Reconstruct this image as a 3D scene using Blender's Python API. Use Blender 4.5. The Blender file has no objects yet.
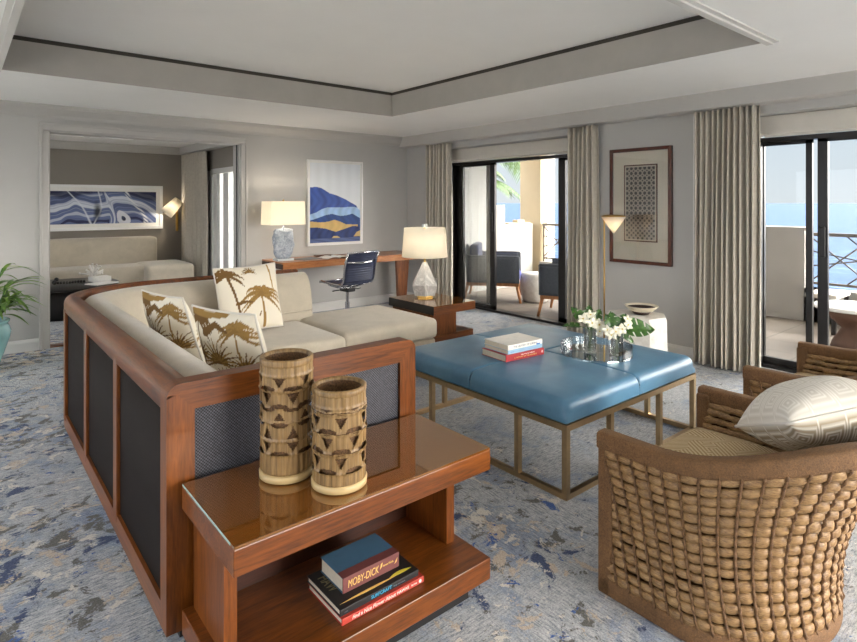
import bpy, bmesh, math, random
import numpy as np
from mathutils import Vector, Matrix
random.seed(7); RNG = np.random.default_rng(7)
sc = bpy.context.scene
COL = sc.collection
PI = math.pi

# ------------------------------------------------------------------ colour
def lin(c):
    c = c/255.0
    return c/12.92 if c <= 0.04045 else ((c+0.055)/1.055)**2.4
def S(r, g, b): return (lin(r), lin(g), lin(b), 1.0)
def S3(r, g, b): return np.array([lin(r), lin(g), lin(b)])

# ------------------------------------------------------------------ materials
class NT:
    def __init__(s, m): s.t = m.node_tree; s.bsdf = s.t.nodes['Principled BSDF']; s.out = s.t.nodes['Material Output']
    def n(s, typ, props=None, **inp):
        nd = s.t.nodes.new('ShaderNode'+typ)
        for k, v in (props or {}).items(): setattr(nd, k, v)
        for k, v in inp.items():
            key = int(k[1:]) if k[0] == '_' and k[1:].isdigit() else k.replace('_', ' ')
            s.link(nd.inputs[key], v)
        return nd
    def link(s, sock, v):
        if hasattr(v, 'is_output') or isinstance(v, bpy.types.NodeSocket): s.t.links.new(v, sock)
        else: sock.default_value = v
    def set(s, **k):
        for a, v in k.items(): s.link(s.bsdf.inputs[a.replace('_', ' ')], v)
    def coord(s, kind='Object', scale=(1, 1, 1), rot=(0, 0, 0), loc=(0, 0, 0)):
        tc = s.n('TexCoord'); mp = s.n('Mapping', Vector=tc.outputs[kind], Scale=scale, Rotation=rot, Location=loc)
        return mp.outputs[0]
    def noise(s, vec, scale, detail=2, rough=0.5, dist=0.0):
        return s.n('TexNoise', Vector=vec, Scale=scale, Detail=detail, Roughness=rough, Distortion=dist).outputs['Fac']
    def ramp(s, fac, stops, interp='LINEAR'):
        r = s.n('ValToRGB', Fac=fac); e = r.color_ramp; e.interpolation = interp
        while len(e.elements) > 1: e.elements.remove(e.elements[0])
        e.elements[0].position = stops[0][0]; e.elements[0].color = stops[0][1]
        for p, c in stops[1:]:
            x = e.elements.new(p); x.color = c
        return r.outputs['Color']
    def mix(s, fac, a, b, blend='MIX'):
        m = s.n('Mix', {'data_type': 'RGBA', 'blend_type': blend})
        s.link(m.inputs[0], fac); s.link(m.inputs[6], a); s.link(m.inputs[7], b)
        return m.outputs[2]
    def math(s, op, a, b=0.0, clamp=False):
        m = s.n('Math', {'operation': op, 'use_clamp': clamp}); s.link(m.inputs[0], a); s.link(m.inputs[1], b)
        return m.outputs[0]
    def bump(s, h, strength=0.3, dist=0.01):
        b = s.n('Bump', Height=h, Strength=strength, Distance=dist); s.link(s.bsdf.inputs['Normal'], b.outputs[0])

def newmat(name):
    m = bpy.data.materials.new(name); m.use_nodes = True
    return m, NT(m)
def G3(v): return (v, v, v, 1)

def plain(name, c, rough=0.5, metal=0.0, var=0.06, vscale=8.0, bump=0.0, bscale=60.0, spec=0.5, coat=0.0):
    m, t = newmat(name); co = t.coord()
    n = t.noise(co, vscale, 4, 0.6)
    a = tuple(x*(1-var) for x in c[:3])+(1,); b = tuple(min(1, x*(1+var)) for x in c[:3])+(1,)
    t.set(Base_Color=t.ramp(n, [(0.3, a), (0.7, b)]), Roughness=rough, Metallic=metal)
    t.bsdf.inputs['Specular IOR Level'].default_value = spec
    t.bsdf.inputs['Coat Weight'].default_value = coat
    t.bsdf.inputs['Coat Roughness'].default_value = 0.12
    if bump: t.bump(t.noise(co, bscale, 3, 0.6), bump, 0.004)
    return m

def wood(name, dark, mid, light, axis='X', rough=0.32, scale=1.0, coat=0.15):
    m, t = newmat(name)
    st = {'X': (1.2, 14, 14), 'Y': (14, 1.2, 14), 'Z': (14, 14, 1.2)}[axis]
    co = t.coord(scale=tuple(v*scale for v in st))
    n = t.noise(co, 1.6, 6, 0.62, 1.2)
    f = t.noise(t.coord(scale=tuple(v*scale*5 for v in st)), 2.0, 3, 0.6)
    c = t.ramp(n, [(0.25, dark), (0.5, mid), (0.78, light)])
    c = t.mix(0.35, c, t.ramp(f, [(0.3, dark), (0.65, light)]), 'MIX')
    t.set(Base_Color=c, Roughness=rough)
    t.bsdf.inputs['Coat Weight'].default_value = coat
    t.bsdf.inputs['Coat Roughness'].default_value = 0.15
    t.bump(f, 0.06, 0.002)
    return m

def fabric(name, c, c2=None, scale=900.0, rough=0.9, mottled=0.12, sheen=0.25, bump=0.25, mscale=7.0):
    m, t = newmat(name); co = t.coord()
    n = t.noise(co, mscale, 5, 0.65, 0.4); w = t.noise(co, scale*0.35, 2, 0.5)
    lo = tuple(x*(1-mottled) for x in c[:3])+(1,); hi = c2 or tuple(min(1, x*(1+mottled)) for x in c[:3])+(1,)
    cc = t.mix(0.3, t.ramp(n, [(0.3, lo), (0.7, hi)]), t.ramp(w, [(0.35, lo), (0.65, hi)]))
    t.set(Base_Color=cc, Roughness=rough)
    t.bsdf.inputs['Sheen Weight'].default_value = sheen
    t.bsdf.inputs['Sheen Roughness'].default_value = 0.5
    t.bsdf.inputs['Specular IOR Level'].default_value = 0.2
    t.bump(w, bump, 0.003)
    return m

def glass(name, tint=(0.985, 0.99, 0.99, 1), rough=0.0, refl=.85):
    m, t = newmat(name)
    tr = t.n('BsdfTransparent', Color=tint); gl = t.n('BsdfGlossy', Color=(1, 1, 1, 1), Roughness=rough)
    fr = t.n('Fresnel', IOR=1.45)
    co = t.coord(); nz = t.noise(co, 1.5, 1)
    f = t.math('MULTIPLY', fr.outputs[0], t.math('ADD', t.math('MULTIPLY', nz, 0.05), refl))
    mx = t.n('MixShader', Fac=f); t.t.links.new(tr.outputs[0], mx.inputs[1]); t.t.links.new(gl.outputs[0], mx.inputs[2])
    t.t.links.new(mx.outputs[0], t.out.inputs[0])
    return m

def painted(name, rough=0.8, bump=0.0, bscale=400):
    m, t = newmat(name)
    a = t.n('Attribute', {'attribute_name': 'paint'})
    t.set(Base_Color=a.outputs['Color'], Roughness=rough)
    t.bsdf.inputs['Specular IOR Level'].default_value = 0.25
    if bump: t.bump(t.noise(t.coord(), bscale, 2), bump, 0.003)
    return m

def emis(name, c, strength):
    m, t = newmat(name)
    co = t.coord(); n = t.noise(co, 3.0, 1)
    e = t.ramp(n, [(0.0, tuple(x*0.97 for x in c[:3])+(1,)), (1.0, c)])
    t.set(Base_Color=c, Emission_Color=e, Emission_Strength=strength, Roughness=0.7)
    return m

M = {}
def build_materials():
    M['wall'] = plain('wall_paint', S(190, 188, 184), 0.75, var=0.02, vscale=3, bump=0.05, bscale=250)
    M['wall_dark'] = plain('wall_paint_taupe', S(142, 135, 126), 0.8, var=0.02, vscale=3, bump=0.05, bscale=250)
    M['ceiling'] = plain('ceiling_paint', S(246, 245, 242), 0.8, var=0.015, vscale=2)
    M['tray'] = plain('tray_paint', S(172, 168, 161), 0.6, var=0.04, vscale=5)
    M['trim'] = plain('trim_paint', S(222, 220, 215), 0.45, var=0.02, vscale=3)
    M['trim_grey'] = plain('trim_grey_paint', S(188, 185, 180), 0.5, var=0.02, vscale=3)
    M['shadow_gap'] = plain('gap_shade', S(62, 57, 50), 0.8)  # dark strip colour that paints in the shade of the cove gap
    M['black_metal'] = plain('black_anodised', S(34, 31, 30), 0.35, 0.3, var=0.1)
    M['glass'] = glass('clear_glass')
    M['door_glass'] = glass('door_glass', (0.975, 0.985, 0.99, 1), refl=.22)
    W = (S(50, 22, 5), S(104, 53, 14), S(146, 82, 28))
    M['wood_x'] = wood('cherry_x', *W, 'X'); M['wood_y'] = wood('cherry_y', *W, 'Y'); M['wood_z'] = wood('cherry_z', *W, 'Z')
    M['desk_wood'] = wood('desk_wood', S(118, 64, 28), S(170, 104, 54), S(202, 142, 88), 'X', 0.3)
    M['teak'] = wood('teak', S(140, 84, 44), S(186, 120, 70), S(205, 150, 100), 'Z', 0.45)
    M['dark_inside'] = wood('shaded_wood', S(30, 14, 8), S(52, 24, 12), S(70, 34, 18), 'X', 0.4)  # wood darkened to hold the shade inside the side table
    M['plinth'] = plain('black_plinth', S(20, 19, 20), 0.5)
    M['sofa'] = fabric('sofa_velvet', S(196, 186, 168), mottled=0.12, sheen=0.35, mscale=6)
    M['linen'] = fabric('grey_linen', S(190, 182, 168), mottled=0.13, scale=700, mscale=25)
    M['white_linen'] = fabric('white_linen', S(214, 208, 198), mottled=0.05)
    # woven cane
    m, t = newmat('woven_cane'); co = t.coord(scale=(1, 1, 1), loc=(0.0013, 0.0013, 0.0013))
    ch = t.n('TexChecker', Vector=t.coord(rot=(0.0, 0.0, 0.0), loc=(0.0011, 0.0017, 0.0013)), Scale=1/0.0056, Color1=S(14, 15, 22), Color2=S(94, 94, 104))
    n = t.noise(co, 90, 3, 0.7)
    c = t.mix(t.ramp(n, [(0.3, G3(0.35)), (0.62, G3(1))]), S(24, 25, 32), ch.outputs['Color'])
    t.set(Base_Color=c, Roughness=0.55); t.bump(ch.outputs['Fac'], 0.5, 0.002); M['cane'] = m
    m, t = newmat('dark_cane')
    ch = t.n('TexChecker', Vector=t.coord(loc=(0.0011, 0.0017, 0.0013)), Scale=1/0.005, Color1=S(18, 14, 13), Color2=S(40, 33, 30))
    t.set(Base_Color=ch.outputs['Color'], Roughness=0.6); t.bsdf.inputs['Specular IOR Level'].default_value = .1; t.bump(ch.outputs['Fac'], 0.4, 0.002); M['cane_dark'] = m
    # leather
    m, t = newmat('blue_leather'); co = t.coord()
    n = t.noise(co, 4, 5, 0.6, 0.3); v = t.n('TexVoronoi', Vector=co, Scale=420).outputs['Distance']
    t.set(Base_Color=t.ramp(n, [(0.3, S(72, 114, 144)), (0.7, S(92, 136, 164))]), Roughness=0.36)
    t.bump(v, 0.12, 0.002); M['leather'] = m
    M['brass'] = plain('champagne_brass', S(196, 168, 128), 0.28, 0.95, var=0.08, vscale=20)
    M['gold'] = plain('brass', S(206, 168, 96), 0.3, 0.95, var=0.08)
    M['chrome'] = plain('polished_aluminium', S(205, 205, 208), 0.15, 1.0, var=0.03)
    # wicker
    m, t = newmat('wicker_strand'); co = t.coord()
    n = t.noise(co, 26, 4, 0.65); f = t.noise(t.coord(scale=(60, 60, 400)), 1.0, 3, 0.7)
    c = t.ramp(n, [(0.28, S(84, 56, 30)), (0.5, S(134, 98, 58)), (0.75, S(178, 142, 94))])
    c = t.mix(0.5, c, t.ramp(f, [(0.36, S(70, 44, 22)), (0.66, S(190, 154, 104))]))
    t.set(Base_Color=c, Roughness=0.5); t.bump(f, 0.35, 0.003); M['wicker'] = m
    m, t = newmat('wicker_cord'); n = t.noise(t.coord(), 160, 3, 0.7)
    t.set(Base_Color=t.ramp(n, [(0.3, S(60, 38, 20)), (0.7, S(126, 90, 52))]), Roughness=0.65); t.bump(n, 0.5, 0.003); M['cord'] = m
    m, t = newmat('wrapped_rope')
    w = t.noise(t.coord(scale=(1, 1, 1)), 190, 3, 0.75); w2 = t.noise(t.coord(), 20, 3)
    c = t.mix(0.45, t.ramp(w, [(0.3, S(52, 32, 16)), (0.68, S(150, 110, 66))]), t.ramp(w2, [(0.3, S(84, 55, 29)), (0.7, S(124, 86, 50))]))
    t.set(Base_Color=c, Roughness=0.7); t.bump(w, 0.9, 0.005); M['rope'] = m
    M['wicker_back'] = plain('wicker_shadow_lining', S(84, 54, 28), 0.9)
    # patterned seat
    m, t = newmat('patterned_seat'); co = t.coord()
    w1 = t.n('TexWave', {'wave_type': 'BANDS', 'bands_direction': 'DIAGONAL'}, Vector=co, Scale=28.0, Distortion=1.0).outputs['Fac']
    w2 = t.n('TexWave', {'wave_type': 'BANDS', 'bands_direction': 'DIAGONAL'}, Vector=t.coord(scale=(-1, 1, 1)), Scale=28.0, Distortion=1.0).outputs['Fac']
    k = t.noise(co, 9, 1)
    pat = t.mix(t.ramp(k, [(0.49, G3(0)), (0.51, G3(1))]), w1, w2)
    t.set(Base_Color=t.ramp(pat, [(0.4, S(176, 148, 106)), (0.6, S(216, 196, 160))]), Roughness=0.9); t.bump(pat, 0.2, 0.003); M['seat_pat'] = m
    M['painted_fabric'] = painted('printed_fabric', 0.9, 0.15)
    M['painted_paper'] = painted('printed_paper', 0.45)
    M['white_frame'] = plain('white_lacquer', S(240, 239, 236), 0.35, var=0.01)
    M['dark_frame'] = wood('mahogany', S(46, 18, 10), S(78, 34, 20), S(104, 52, 30), 'Z', 0.25)
    M['mat_board'] = plain('mat_board', S(216, 206, 188), 0.85, var=0.015)
    # ceramic vase
    m, t = newmat('bamboo_ceramic')
    n = t.noise(t.coord(scale=(70, 70, 3)), 1.0, 4, 0.7); n2 = t.noise(t.coord(), 9, 3)
    c = t.mix(0.4, t.ramp(n, [(0.36, S(70, 50, 26)), (0.5, S(136, 106, 66)), (0.7, S(176, 146, 100))]), t.ramp(n2, [(0.3, S(112, 84, 48)), (0.7, S(164, 134, 90))]))
    t.set(Base_Color=c, Roughness=0.35); t.bump(n, 0.3, 0.003); M['ceramic'] = m
    M['ceramic_plain'] = plain('cream_glaze', S(198, 172, 124), 0.35, var=0.06)
    # bronze glass top
    m, t = newmat('bronze_glass_top'); co = t.coord()
    t.set(Base_Color=t.ramp(t.noise(co, 3, 2), [(0.3, S(112, 74, 36)), (0.7, S(124, 84, 42))]), Roughness=0.04)
    t.bsdf.inputs['Specular IOR Level'].default_value = 1.0; t.bsdf.inputs['Coat Weight'].default_value = 1.0
    t.bsdf.inputs['Coat Roughness'].default_value = 0.02; t.bsdf.inputs['Coat IOR'].default_value = 1.7; t.bsdf.inputs['Coat Tint'].default_value = (1, .86, .62, 1); M['glass_top'] = m
    M['glass_edge'] = plain('green_glass_edge', S(170, 205, 200), 0.1, var=0.05, spec=0.8)
    M['marble'] = None
    m, t = newmat('white_marble'); co = t.coord()
    n = t.noise(co, 5, 8, 0.7, 2.0)
    t.set(Base_Color=t.ramp(n, [(0.40, S(206, 204, 200)), (0.5, S(178, 176, 173)), (0.58, S(214, 212, 208))]), Roughness=0.3); M['marble'] = m
    m, t = newmat('grey_stone'); n = t.noise(t.coord(), 18, 8, 0.75, 1.2)
    t.set(Base_Color=t.ramp(n, [(0.3, S(96, 104, 116)), (0.5, S(160, 168, 178)), (0.7, S(206, 210, 214))]), Roughness=0.45); t.bump(n, 0.5, 0.01); M['stone'] = m
    m, t = newmat('white_stone'); n = t.noise(t.coord(), 12, 6, 0.7)
    t.set(Base_Color=t.ramp(n, [(0.35, S(214, 208, 198)), (0.6, S(236, 232, 225))]), Roughness=0.6); t.bump(n, 0.15, 0.01); M['white_stone'] = m
    m, t = newmat('lamp_shade'); n = t.noise(t.coord(scale=(1, 1, 1)), 300, 2)
    d = t.n('BsdfDiffuse', Color=S(250, 247, 238)); tl = t.n('BsdfTranslucent', Color=S(252, 246, 232))
    mx = t.n('MixShader', Fac=0.5); t.t.links.new(d.outputs[0], mx.inputs[1]); t.t.links.new(tl.outputs[0], mx.inputs[2])
    t.t.links.new(mx.outputs[0], t.out.inputs[0])
    b = t.n('Bump', Height=n, Strength=0.1, Distance=0.002); t.t.links.new(b.outputs[0], d.inputs['Normal']); M['shade'] = m
    m, t = newmat('sheer_voile'); n = t.noise(t.coord(), 300, 2)
    d = t.n('BsdfTransparent', Color=(1, 1, 1, 1)); tl = t.n('BsdfTranslucent', Color=t.ramp(n, [(0, S(240, 240, 240)), (1, S(252, 252, 250))]))
    mx = t.n('MixShader', Fac=0.75); t.t.links.new(d.outputs[0], mx.inputs[1]); t.t.links.new(tl.outputs[0], mx.inputs[2])
    t.t.links.new(mx.outputs[0], t.out.inputs[0]); M['sheer'] = m
    M['bulb'] = emis('lit_bulb', S(255, 232, 196), 6.0)
    M['navy_leather'] = plain('navy_mesh', S(38, 46, 74), 0.42, var=0.12, vscale=12, bump=0.1, bscale=200)
    M['black_plastic'] = plain('black_plastic', S(26, 26, 28), 0.4)
    M['celadon'] = plain('celadon_glaze', S(150, 204, 204), 0.18, var=0.08, vscale=5, coat=0.6)
    M['soil'] = plain('soil', S(52, 40, 30), 0.95, var=0.3, vscale=60, bump=0.6)
    m, t = newmat('leaf'); n = t.noise(t.coord(), 9, 3)
    t.set(Base_Color=t.ramp(n, [(0.3, S(62, 108, 38)), (0.55, S(120, 160, 66)), (0.75, S(178, 196, 104))]), Roughness=0.4); M['leaf'] = m
    m, t = newmat('dark_leaf'); n = t.noise(t.coord(), 40, 3)
    t.set(Base_Color=t.ramp(n, [(0.3, S(28, 62, 22)), (0.7, S(74, 116, 40))]), Roughness=0.35); M['dark_leaf'] = m
    M['petal'] = plain('orchid_petal', S(238, 234, 214), 0.55, var=0.06, vscale=40)
    M['petal_core'] = plain('orchid_core', S(214, 190, 96), 0.6)
    M['stem'] = plain('green_stem', S(72, 116, 44), 0.5, var=0.2, vscale=30)
    M['mirror'] = plain('mirrored_base', S(205, 212, 215), 0.05, 1.0, var=0.02)
    M['acrylic'] = glass('clear_acrylic', (0.97, 0.985, 0.99, 1))
    M['vase_glass'] = glass('vase_glass', (.98, .99, .99, 1), refl=.7); M['water'] = glass('water', (.985, .995, .99, 1), refl=.15)
    m, t = newmat('unused_glass')
    tr = t.n('BsdfTransparent', Color=(0.965, 0.985, 0.985, 1)); gl = t.n('BsdfGlossy', Color=(1, 1, 1, 1), Roughness=0.02)
    fr = t.n('LayerWeight', Blend=0.35); mx = t.n('MixShader', Fac=fr.outputs['Fresnel'])
    t.t.links.new(tr.outputs[0], mx.inputs[1]); t.t.links.new(gl.outputs[0], mx.inputs[2]); t.t.links.new(mx.outputs[0], t.out.inputs[0])
    M['paper'] = plain('page_edges', S(226, 216, 196), 0.9, var=0.06, vscale=80)
    M['white_paper'] = plain('white_paper', S(238, 236, 230), 0.8, var=0.02)
    for k, c in dict(navy_cloth=(70, 108, 136), maroon=(112, 62, 60), black_cover=(24, 23, 24), red_cover=(178, 58, 44), white_cover=(236, 232, 224), pale_blue_cover=(150, 186, 212), red_cloth=(172, 44, 50), grey_folder=(120, 122, 124), amber=(206, 142, 62)).items():
        M[k] = plain(k, S(*c), 0.55, var=0.05, vscale=30)
    for k, c in dict(ink_gold=(226, 186, 104), ink_cyan=(60, 172, 214), ink_white=(242, 234, 226), ink_grey=(110, 116, 128), ink_blue=(74, 120, 190), ink_yellow=(214, 200, 70), ink_olive=(120, 112, 78), ink_brown=(96, 70, 50)).items():
        M[k] = plain(k, S(*c), 0.5, var=0.02)
    # carpet
    m, t = newmat('carpet')
    co = t.coord(); sx = t.coord(scale=(1.6, 9, 1)); sy = t.coord(scale=(9, 1.6, 1))
    fx = t.noise(sx, 12, 4, 0.75); fy = t.noise(sy, 12, 4, 0.75)
    reg = t.ramp(t.noise(t.coord(loc=(3, 1, 0)), 0.7, 1), [(0.45, G3(0)), (0.55, G3(1))])
    streak = t.mix(reg, fx, fy)
    pile = t.noise(co, 150, 3, 0.75)
    # the worn pattern is denser in some parts of the weave than in others
    sp = t.n('SeparateXYZ', Vector=t.n('TexCoord').outputs['Object'])
    dens = t.math('MULTIPLY', t.math('SUBTRACT', t.math('ADD', t.noise(t.coord(loc=(7, 3, 0)), 0.55, 2), t.math('MULTIPLY', sp.outputs['X'], -.06)), 0.44), 0.32)
    def mask(scale, th, loc, w=0.012, st=0.25, det=7, dk=1.0, stretch=(1, 1, 1)):
        n = t.noise(t.coord(loc=loc, scale=stretch), scale, det, 0.66, 0.6)
        v = t.math('ADD', n, t.math('MULTIPLY', t.math('SUBTRACT', streak, 0.5), st))
        v = t.math('ADD', v, t.math('MULTIPLY', dens, dk))
        return t.ramp(v, [(th-w, G3(0)), (th+w, G3(1))])
    base = t.ramp(streak, [(0.30, S(98, 104, 112)), (0.43, S(150, 154, 160)), (0.54, S(188, 190, 192)), (0.70, S(220, 219, 216))])
    c = t.mix(mask(3.4, 0.56, (5, 2, 0), 0.05, 0.5, dk=.2), base, t.ramp(streak, [(0.35, S(92, 106, 134)), (0.6, S(164, 174, 190))]))
    c = t.mix(mask(7.5, 0.585, (1, 7, 3), st=.3), c, S(104, 102, 97))
    c = t.mix(mask(7.0, 0.60, (9, 4, 1)), c, S(194, 180, 163))
    c = t.mix(mask(6.5, 0.615, (2, 11, 5), st=.35, dk=.8), c, S(64, 78, 110))
    c = t.mix(mask(10., 0.615, (13, 3, 8), st=.3, dk=.5), c, S(214, 209, 199))
    c = t.mix(mask(9.0, 0.655, (4, 15, 2), st=.35, dk=.5), c, S(66, 96, 158))
    c = t.mix(0.9, c, t.ramp(pile, [(0.34, G3(0.2)), (0.66, G3(0.78))]), 'SOFT_LIGHT')
    t.set(Base_Color=c, Roughness=0.95); t.bsdf.inputs['Sheen Weight'].default_value = 0.15
    t.bsdf.inputs['Specular IOR Level'].default_value = 0.15
    t.bump(t.math('ADD', pile, t.math('MULTIPLY', streak, 0.6)), 0.4, 0.006); M['carpet'] = m
    # balcony tiles
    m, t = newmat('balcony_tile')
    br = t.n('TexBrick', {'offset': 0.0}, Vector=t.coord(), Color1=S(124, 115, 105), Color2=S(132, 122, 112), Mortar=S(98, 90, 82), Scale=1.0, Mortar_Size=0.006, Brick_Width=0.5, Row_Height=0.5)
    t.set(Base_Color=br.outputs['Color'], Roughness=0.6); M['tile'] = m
    M['stucco'] = plain('white_stucco', S(182, 180, 174), 0.85, var=0.03, vscale=4, bump=0.15, bscale=120)
    M['stucco_shaded'] = plain('shaded_stucco', S(176, 172, 166), 0.85, var=0.03, vscale=4, bump=0.15, bscale=120)  # stucco toned down: the parapet's shade is put into its colour
    M['stucco_beige'] = plain('beige_stucco', S(196, 178, 146), 0.85, var=0.03, vscale=4, bump=0.15, bscale=120)
    M['railing'] = plain('bronze_railing', S(112, 104, 94), 0.5, 0.2)
    M['rope_grey'] = fabric('woven_grey_rope', S(88, 92, 98), mottled=0.25, scale=300, mscale=60)
    M['royal_blue'] = fabric('royal_blue_fabric', S(28, 52, 168), mottled=0.12)
    M['navy_fabric'] = fabric('navy_fabric', S(34, 42, 74), mottled=0.1)
    m, t = newmat('sea_water'); co = t.coord()
    n = t.noise(t.coord(scale=(0.06, 0.02, 1)), 6, 8, 0.7)
    t.set(Base_Color=t.ramp(n, [(0.3, S(38, 58, 84)), (0.55, S(50, 72, 100)), (0.72, S(108, 128, 150))]), Roughness=0.5); t.bsdf.inputs['Specular IOR Level'].default_value = .12
    t.bump(n, 0.4, 2.0); M['sea'] = m
    M['trunk'] = plain('palm_trunk', S(120, 100, 76), 0.9, var=0.2, vscale=12, bump=0.4, bscale=20)
    M['palm_leaf'] = plain('palm_leaf', S(46, 70, 22), 0.5, var=0.3, vscale=3)
    M['rattan_brown'] = plain('brown_rattan', S(96, 66, 50), 0.6, var=0.2, vscale=60, bump=0.4, bscale=140)
    M['table_black'] = plain('ebony', S(30, 27, 26), 0.3, var=0.15)
    M['coral'] = plain('white_coral', S(238, 234, 228), 0.6)
    M['grey_bowl'] = plain('horn_bowl_inside', S(52, 34, 26), 0.3)
    M['bowl'] = plain('cream_bowl', S(228, 216, 190), 0.4, var=0.04)
    M['crystal'] = plain('clear_crystal', S(214, 222, 226), 0.08, var=0.05, spec=0.9)
build_materials()

# ------------------------------------------------------------------ objects
ROOT = {}
def tag(o, label=None, cat=None, group=None, kind=None):
    if label: o['label'] = label
    if cat: o['category'] = cat
    if group: o['group'] = group
    if kind: o['kind'] = kind
    return o
def thing(name, loc=(0, 0, 0), label=None, cat=None, group=None, rotz=0.0):
    o = bpy.data.objects.new(name, None); o.empty_display_size = 0.1; COL.objects.link(o)
    o.location = loc; o.rotation_euler = (0, 0, rotz)
    ROOT[o] = Matrix.Translation(Vector(loc)) @ Matrix.Rotation(rotz, 4, 'Z')
    return tag(o, label, cat, group)

def axes_pts(lo, hi, r, n, k=4):
    a = [lo+r*(1-math.cos(i/k*PI/2)) for i in range(k+1)]
    b = [lo+r+(hi-lo-2*r)*i/n for i in range(1, n)]
    return a+b+[hi-(x-lo) for x in reversed(a)]

class MB:
    """Collects shapes, builds one mesh object."""
    def __init__(s): s.v = []; s.f = []; s.mi = []; s.cur = 0; s.smooth = []; s.sm = False; s.cols = None
    def add(s, vs, fs, smooth=None):
        b = len(s.v); s.v += [tuple(p) for p in vs]
        sm = s.sm if smooth is None else smooth
        for f in fs: s.f.append(tuple(i+b for i in f)); s.mi.append(s.cur); s.smooth.append(sm)
        return s
    def m(s, i): s.cur = i; return s
    def box(s, x0, y0, z0, x1, y1, z1):
        vs = [(x, y, z) for z in (z0, z1) for y in (y0, y1) for x in (x0, x1)]
        return s.add(vs, [(0, 2, 3, 1), (4, 5, 7, 6), (0, 1, 5, 4), (2, 6, 7, 3), (0, 4, 6, 2), (1, 3, 7, 5)], False)
    def rbox(s, x0, y0, z0, x1, y1, z1, r=0.01, seg=2, rot=None):
        bm = bmesh.new(); bmesh.ops.create_cube(bm, size=1)
        for v in bm.verts: v.co = Vector(((x0+x1)/2+v.co.x*(x1-x0), (y0+y1)/2+v.co.y*(y1-y0), (z0+z1)/2+v.co.z*(z1-z0)))
        r = min(r, 0.49*min(abs(x1-x0), abs(y1-y0), abs(z1-z0)))
        bmesh.ops.bevel(bm, geom=list(bm.edges), offset=r, segments=seg, profile=0.5, affect='EDGES')
        s.bm(bm, rot); return s
    def bm(s, bm, mat=None, smooth=None):
        bm.verts.index_update()
        vs = [(mat @ v.co if mat else v.co) for v in bm.verts]
        s.add(vs, [[v.index for v in f.verts] for f in bm.faces], smooth); bm.free(); return s
    def soft(s, x0, y0, z0, x1, y1, z1, r=0.04, top=0.0, side=0.0, n=8, bottom=0.0):
        """box with rounded edges and gently crowned faces"""
        r = min(r, 0.49*min(x1-x0, y1-y0, z1-z0))
        A = [axes_pts(a, b, r, n) for a, b in ((x0, x1), (y0, y1), (z0, z1))]
        L = [len(a) for a in A]; idx = {}; vs = []; fs = []
        lo = (x0, y0, z0); hi = (x1, y1, z1); c = [(a+b)/2 for a, b in zip(lo, hi)]; h = [(b-a)/2 for a, b in zip(lo, hi)]
        def P(i, j, k):
            key = (i, j, k)
            if key in idx: return idx[key]
            p = Vector((A[0][i], A[1][j], A[2][k]))
            q = Vector([min(max(p[a], lo[a]+r), hi[a]-r) for a in range(3)]); d = p-q
            if d.length > 1e-9: p = q+d.normalized()*r
            u = [(p[a]-c[a])/h[a] for a in range(3)]
            if top and u[2] > 0: p.z += top*(1-u[0]**4)*(1-u[1]**4)*u[2]
            if bottom and u[2] < 0: p.z += bottom*(1-u[0]**4)*(1-u[1]**4)*u[2]
            if side:
                p.x += side*u[0]*(1-u[1]**4)*(1-u[2]**2); p.y += side*u[1]*(1-u[0]**4)*(1-u[2]**2)
            idx[key] = len(vs); vs.append(p); return idx[key]
        for a, b, cc in ((0, 1, 2), (1, 2, 0), (2, 0, 1)):
            for end in (0, L[cc]-1):
                for i in range(L[a]-1):
                    for j in range(L[b]-1):
                        q = []
                        for di, dj in ((0, 0), (1, 0), (1, 1), (0, 1)):
                            t = [0, 0, 0]; t[a] = i+di; t[b] = j+dj; t[cc] = end; q.append(P(*t))
                        fs.append(q if end else q[::-1])
        return s.add(vs, fs, True)
    def cyl(s, p0, p1, r0, r1=None, n=16, cap=True, smooth=True):
        r1 = r0 if r1 is None else r1
        p0 = Vector(p0); p1 = Vector(p1); d = (p1-p0).normalized()
        a = d.orthogonal().normalized(); b = d.cross(a)
        vs = []
        for p, r in ((p0, r0), (p1, r1)):
            vs += [p+(a*math.cos(2*PI*i/n)+b*math.sin(2*PI*i/n))*r for i in range(n)]
        s.add(vs, [(i, (i+1) % n, n+(i+1) % n, n+i) for i in range(n)], smooth)
        if cap: s.add(vs, [tuple(range(n))[::-1], tuple(range(n, 2*n))], False)
        return s
    def tube(s, pts, r, n=8, closed=False, cap=True, flat=None, up=None):
        pts = [Vector(p) for p in pts]; N = len(pts); vs = []; fs = []
        rr = r if hasattr(r, '__len__') else [r]*N
        prev = None
        for i, p in enumerate(pts):
            t = (pts[(i+1) % N]-pts[i-1]) if closed else (pts[min(i+1, N-1)]-pts[max(i-1, 0)])
            t.normalize()
            if up is not None:
                a = Vector(up)-t*t.dot(Vector(up)); a.normalize()
            else:
                a = t.orthogonal().normalized() if prev is None else (prev-t*prev.dot(t)).normalized()
            prev = a; b = t.cross(a)
            fa, fb = flat if flat else (1, 1)
            vs += [p+(a*math.cos(2*PI*k/n)*fa+b*math.sin(2*PI*k/n)*fb)*rr[i] for k in range(n)]
        for i in range(N if closed else N-1):
            j = (i+1) % N
            fs += [(i*n+k, i*n+(k+1) % n, j*n+(k+1) % n, j*n+k) for k in range(n)]
        if cap and not closed: fs += [tuple(range(n))[::-1], tuple(range((N-1)*n, N*n))]
        return s.add(vs, fs, True)
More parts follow.
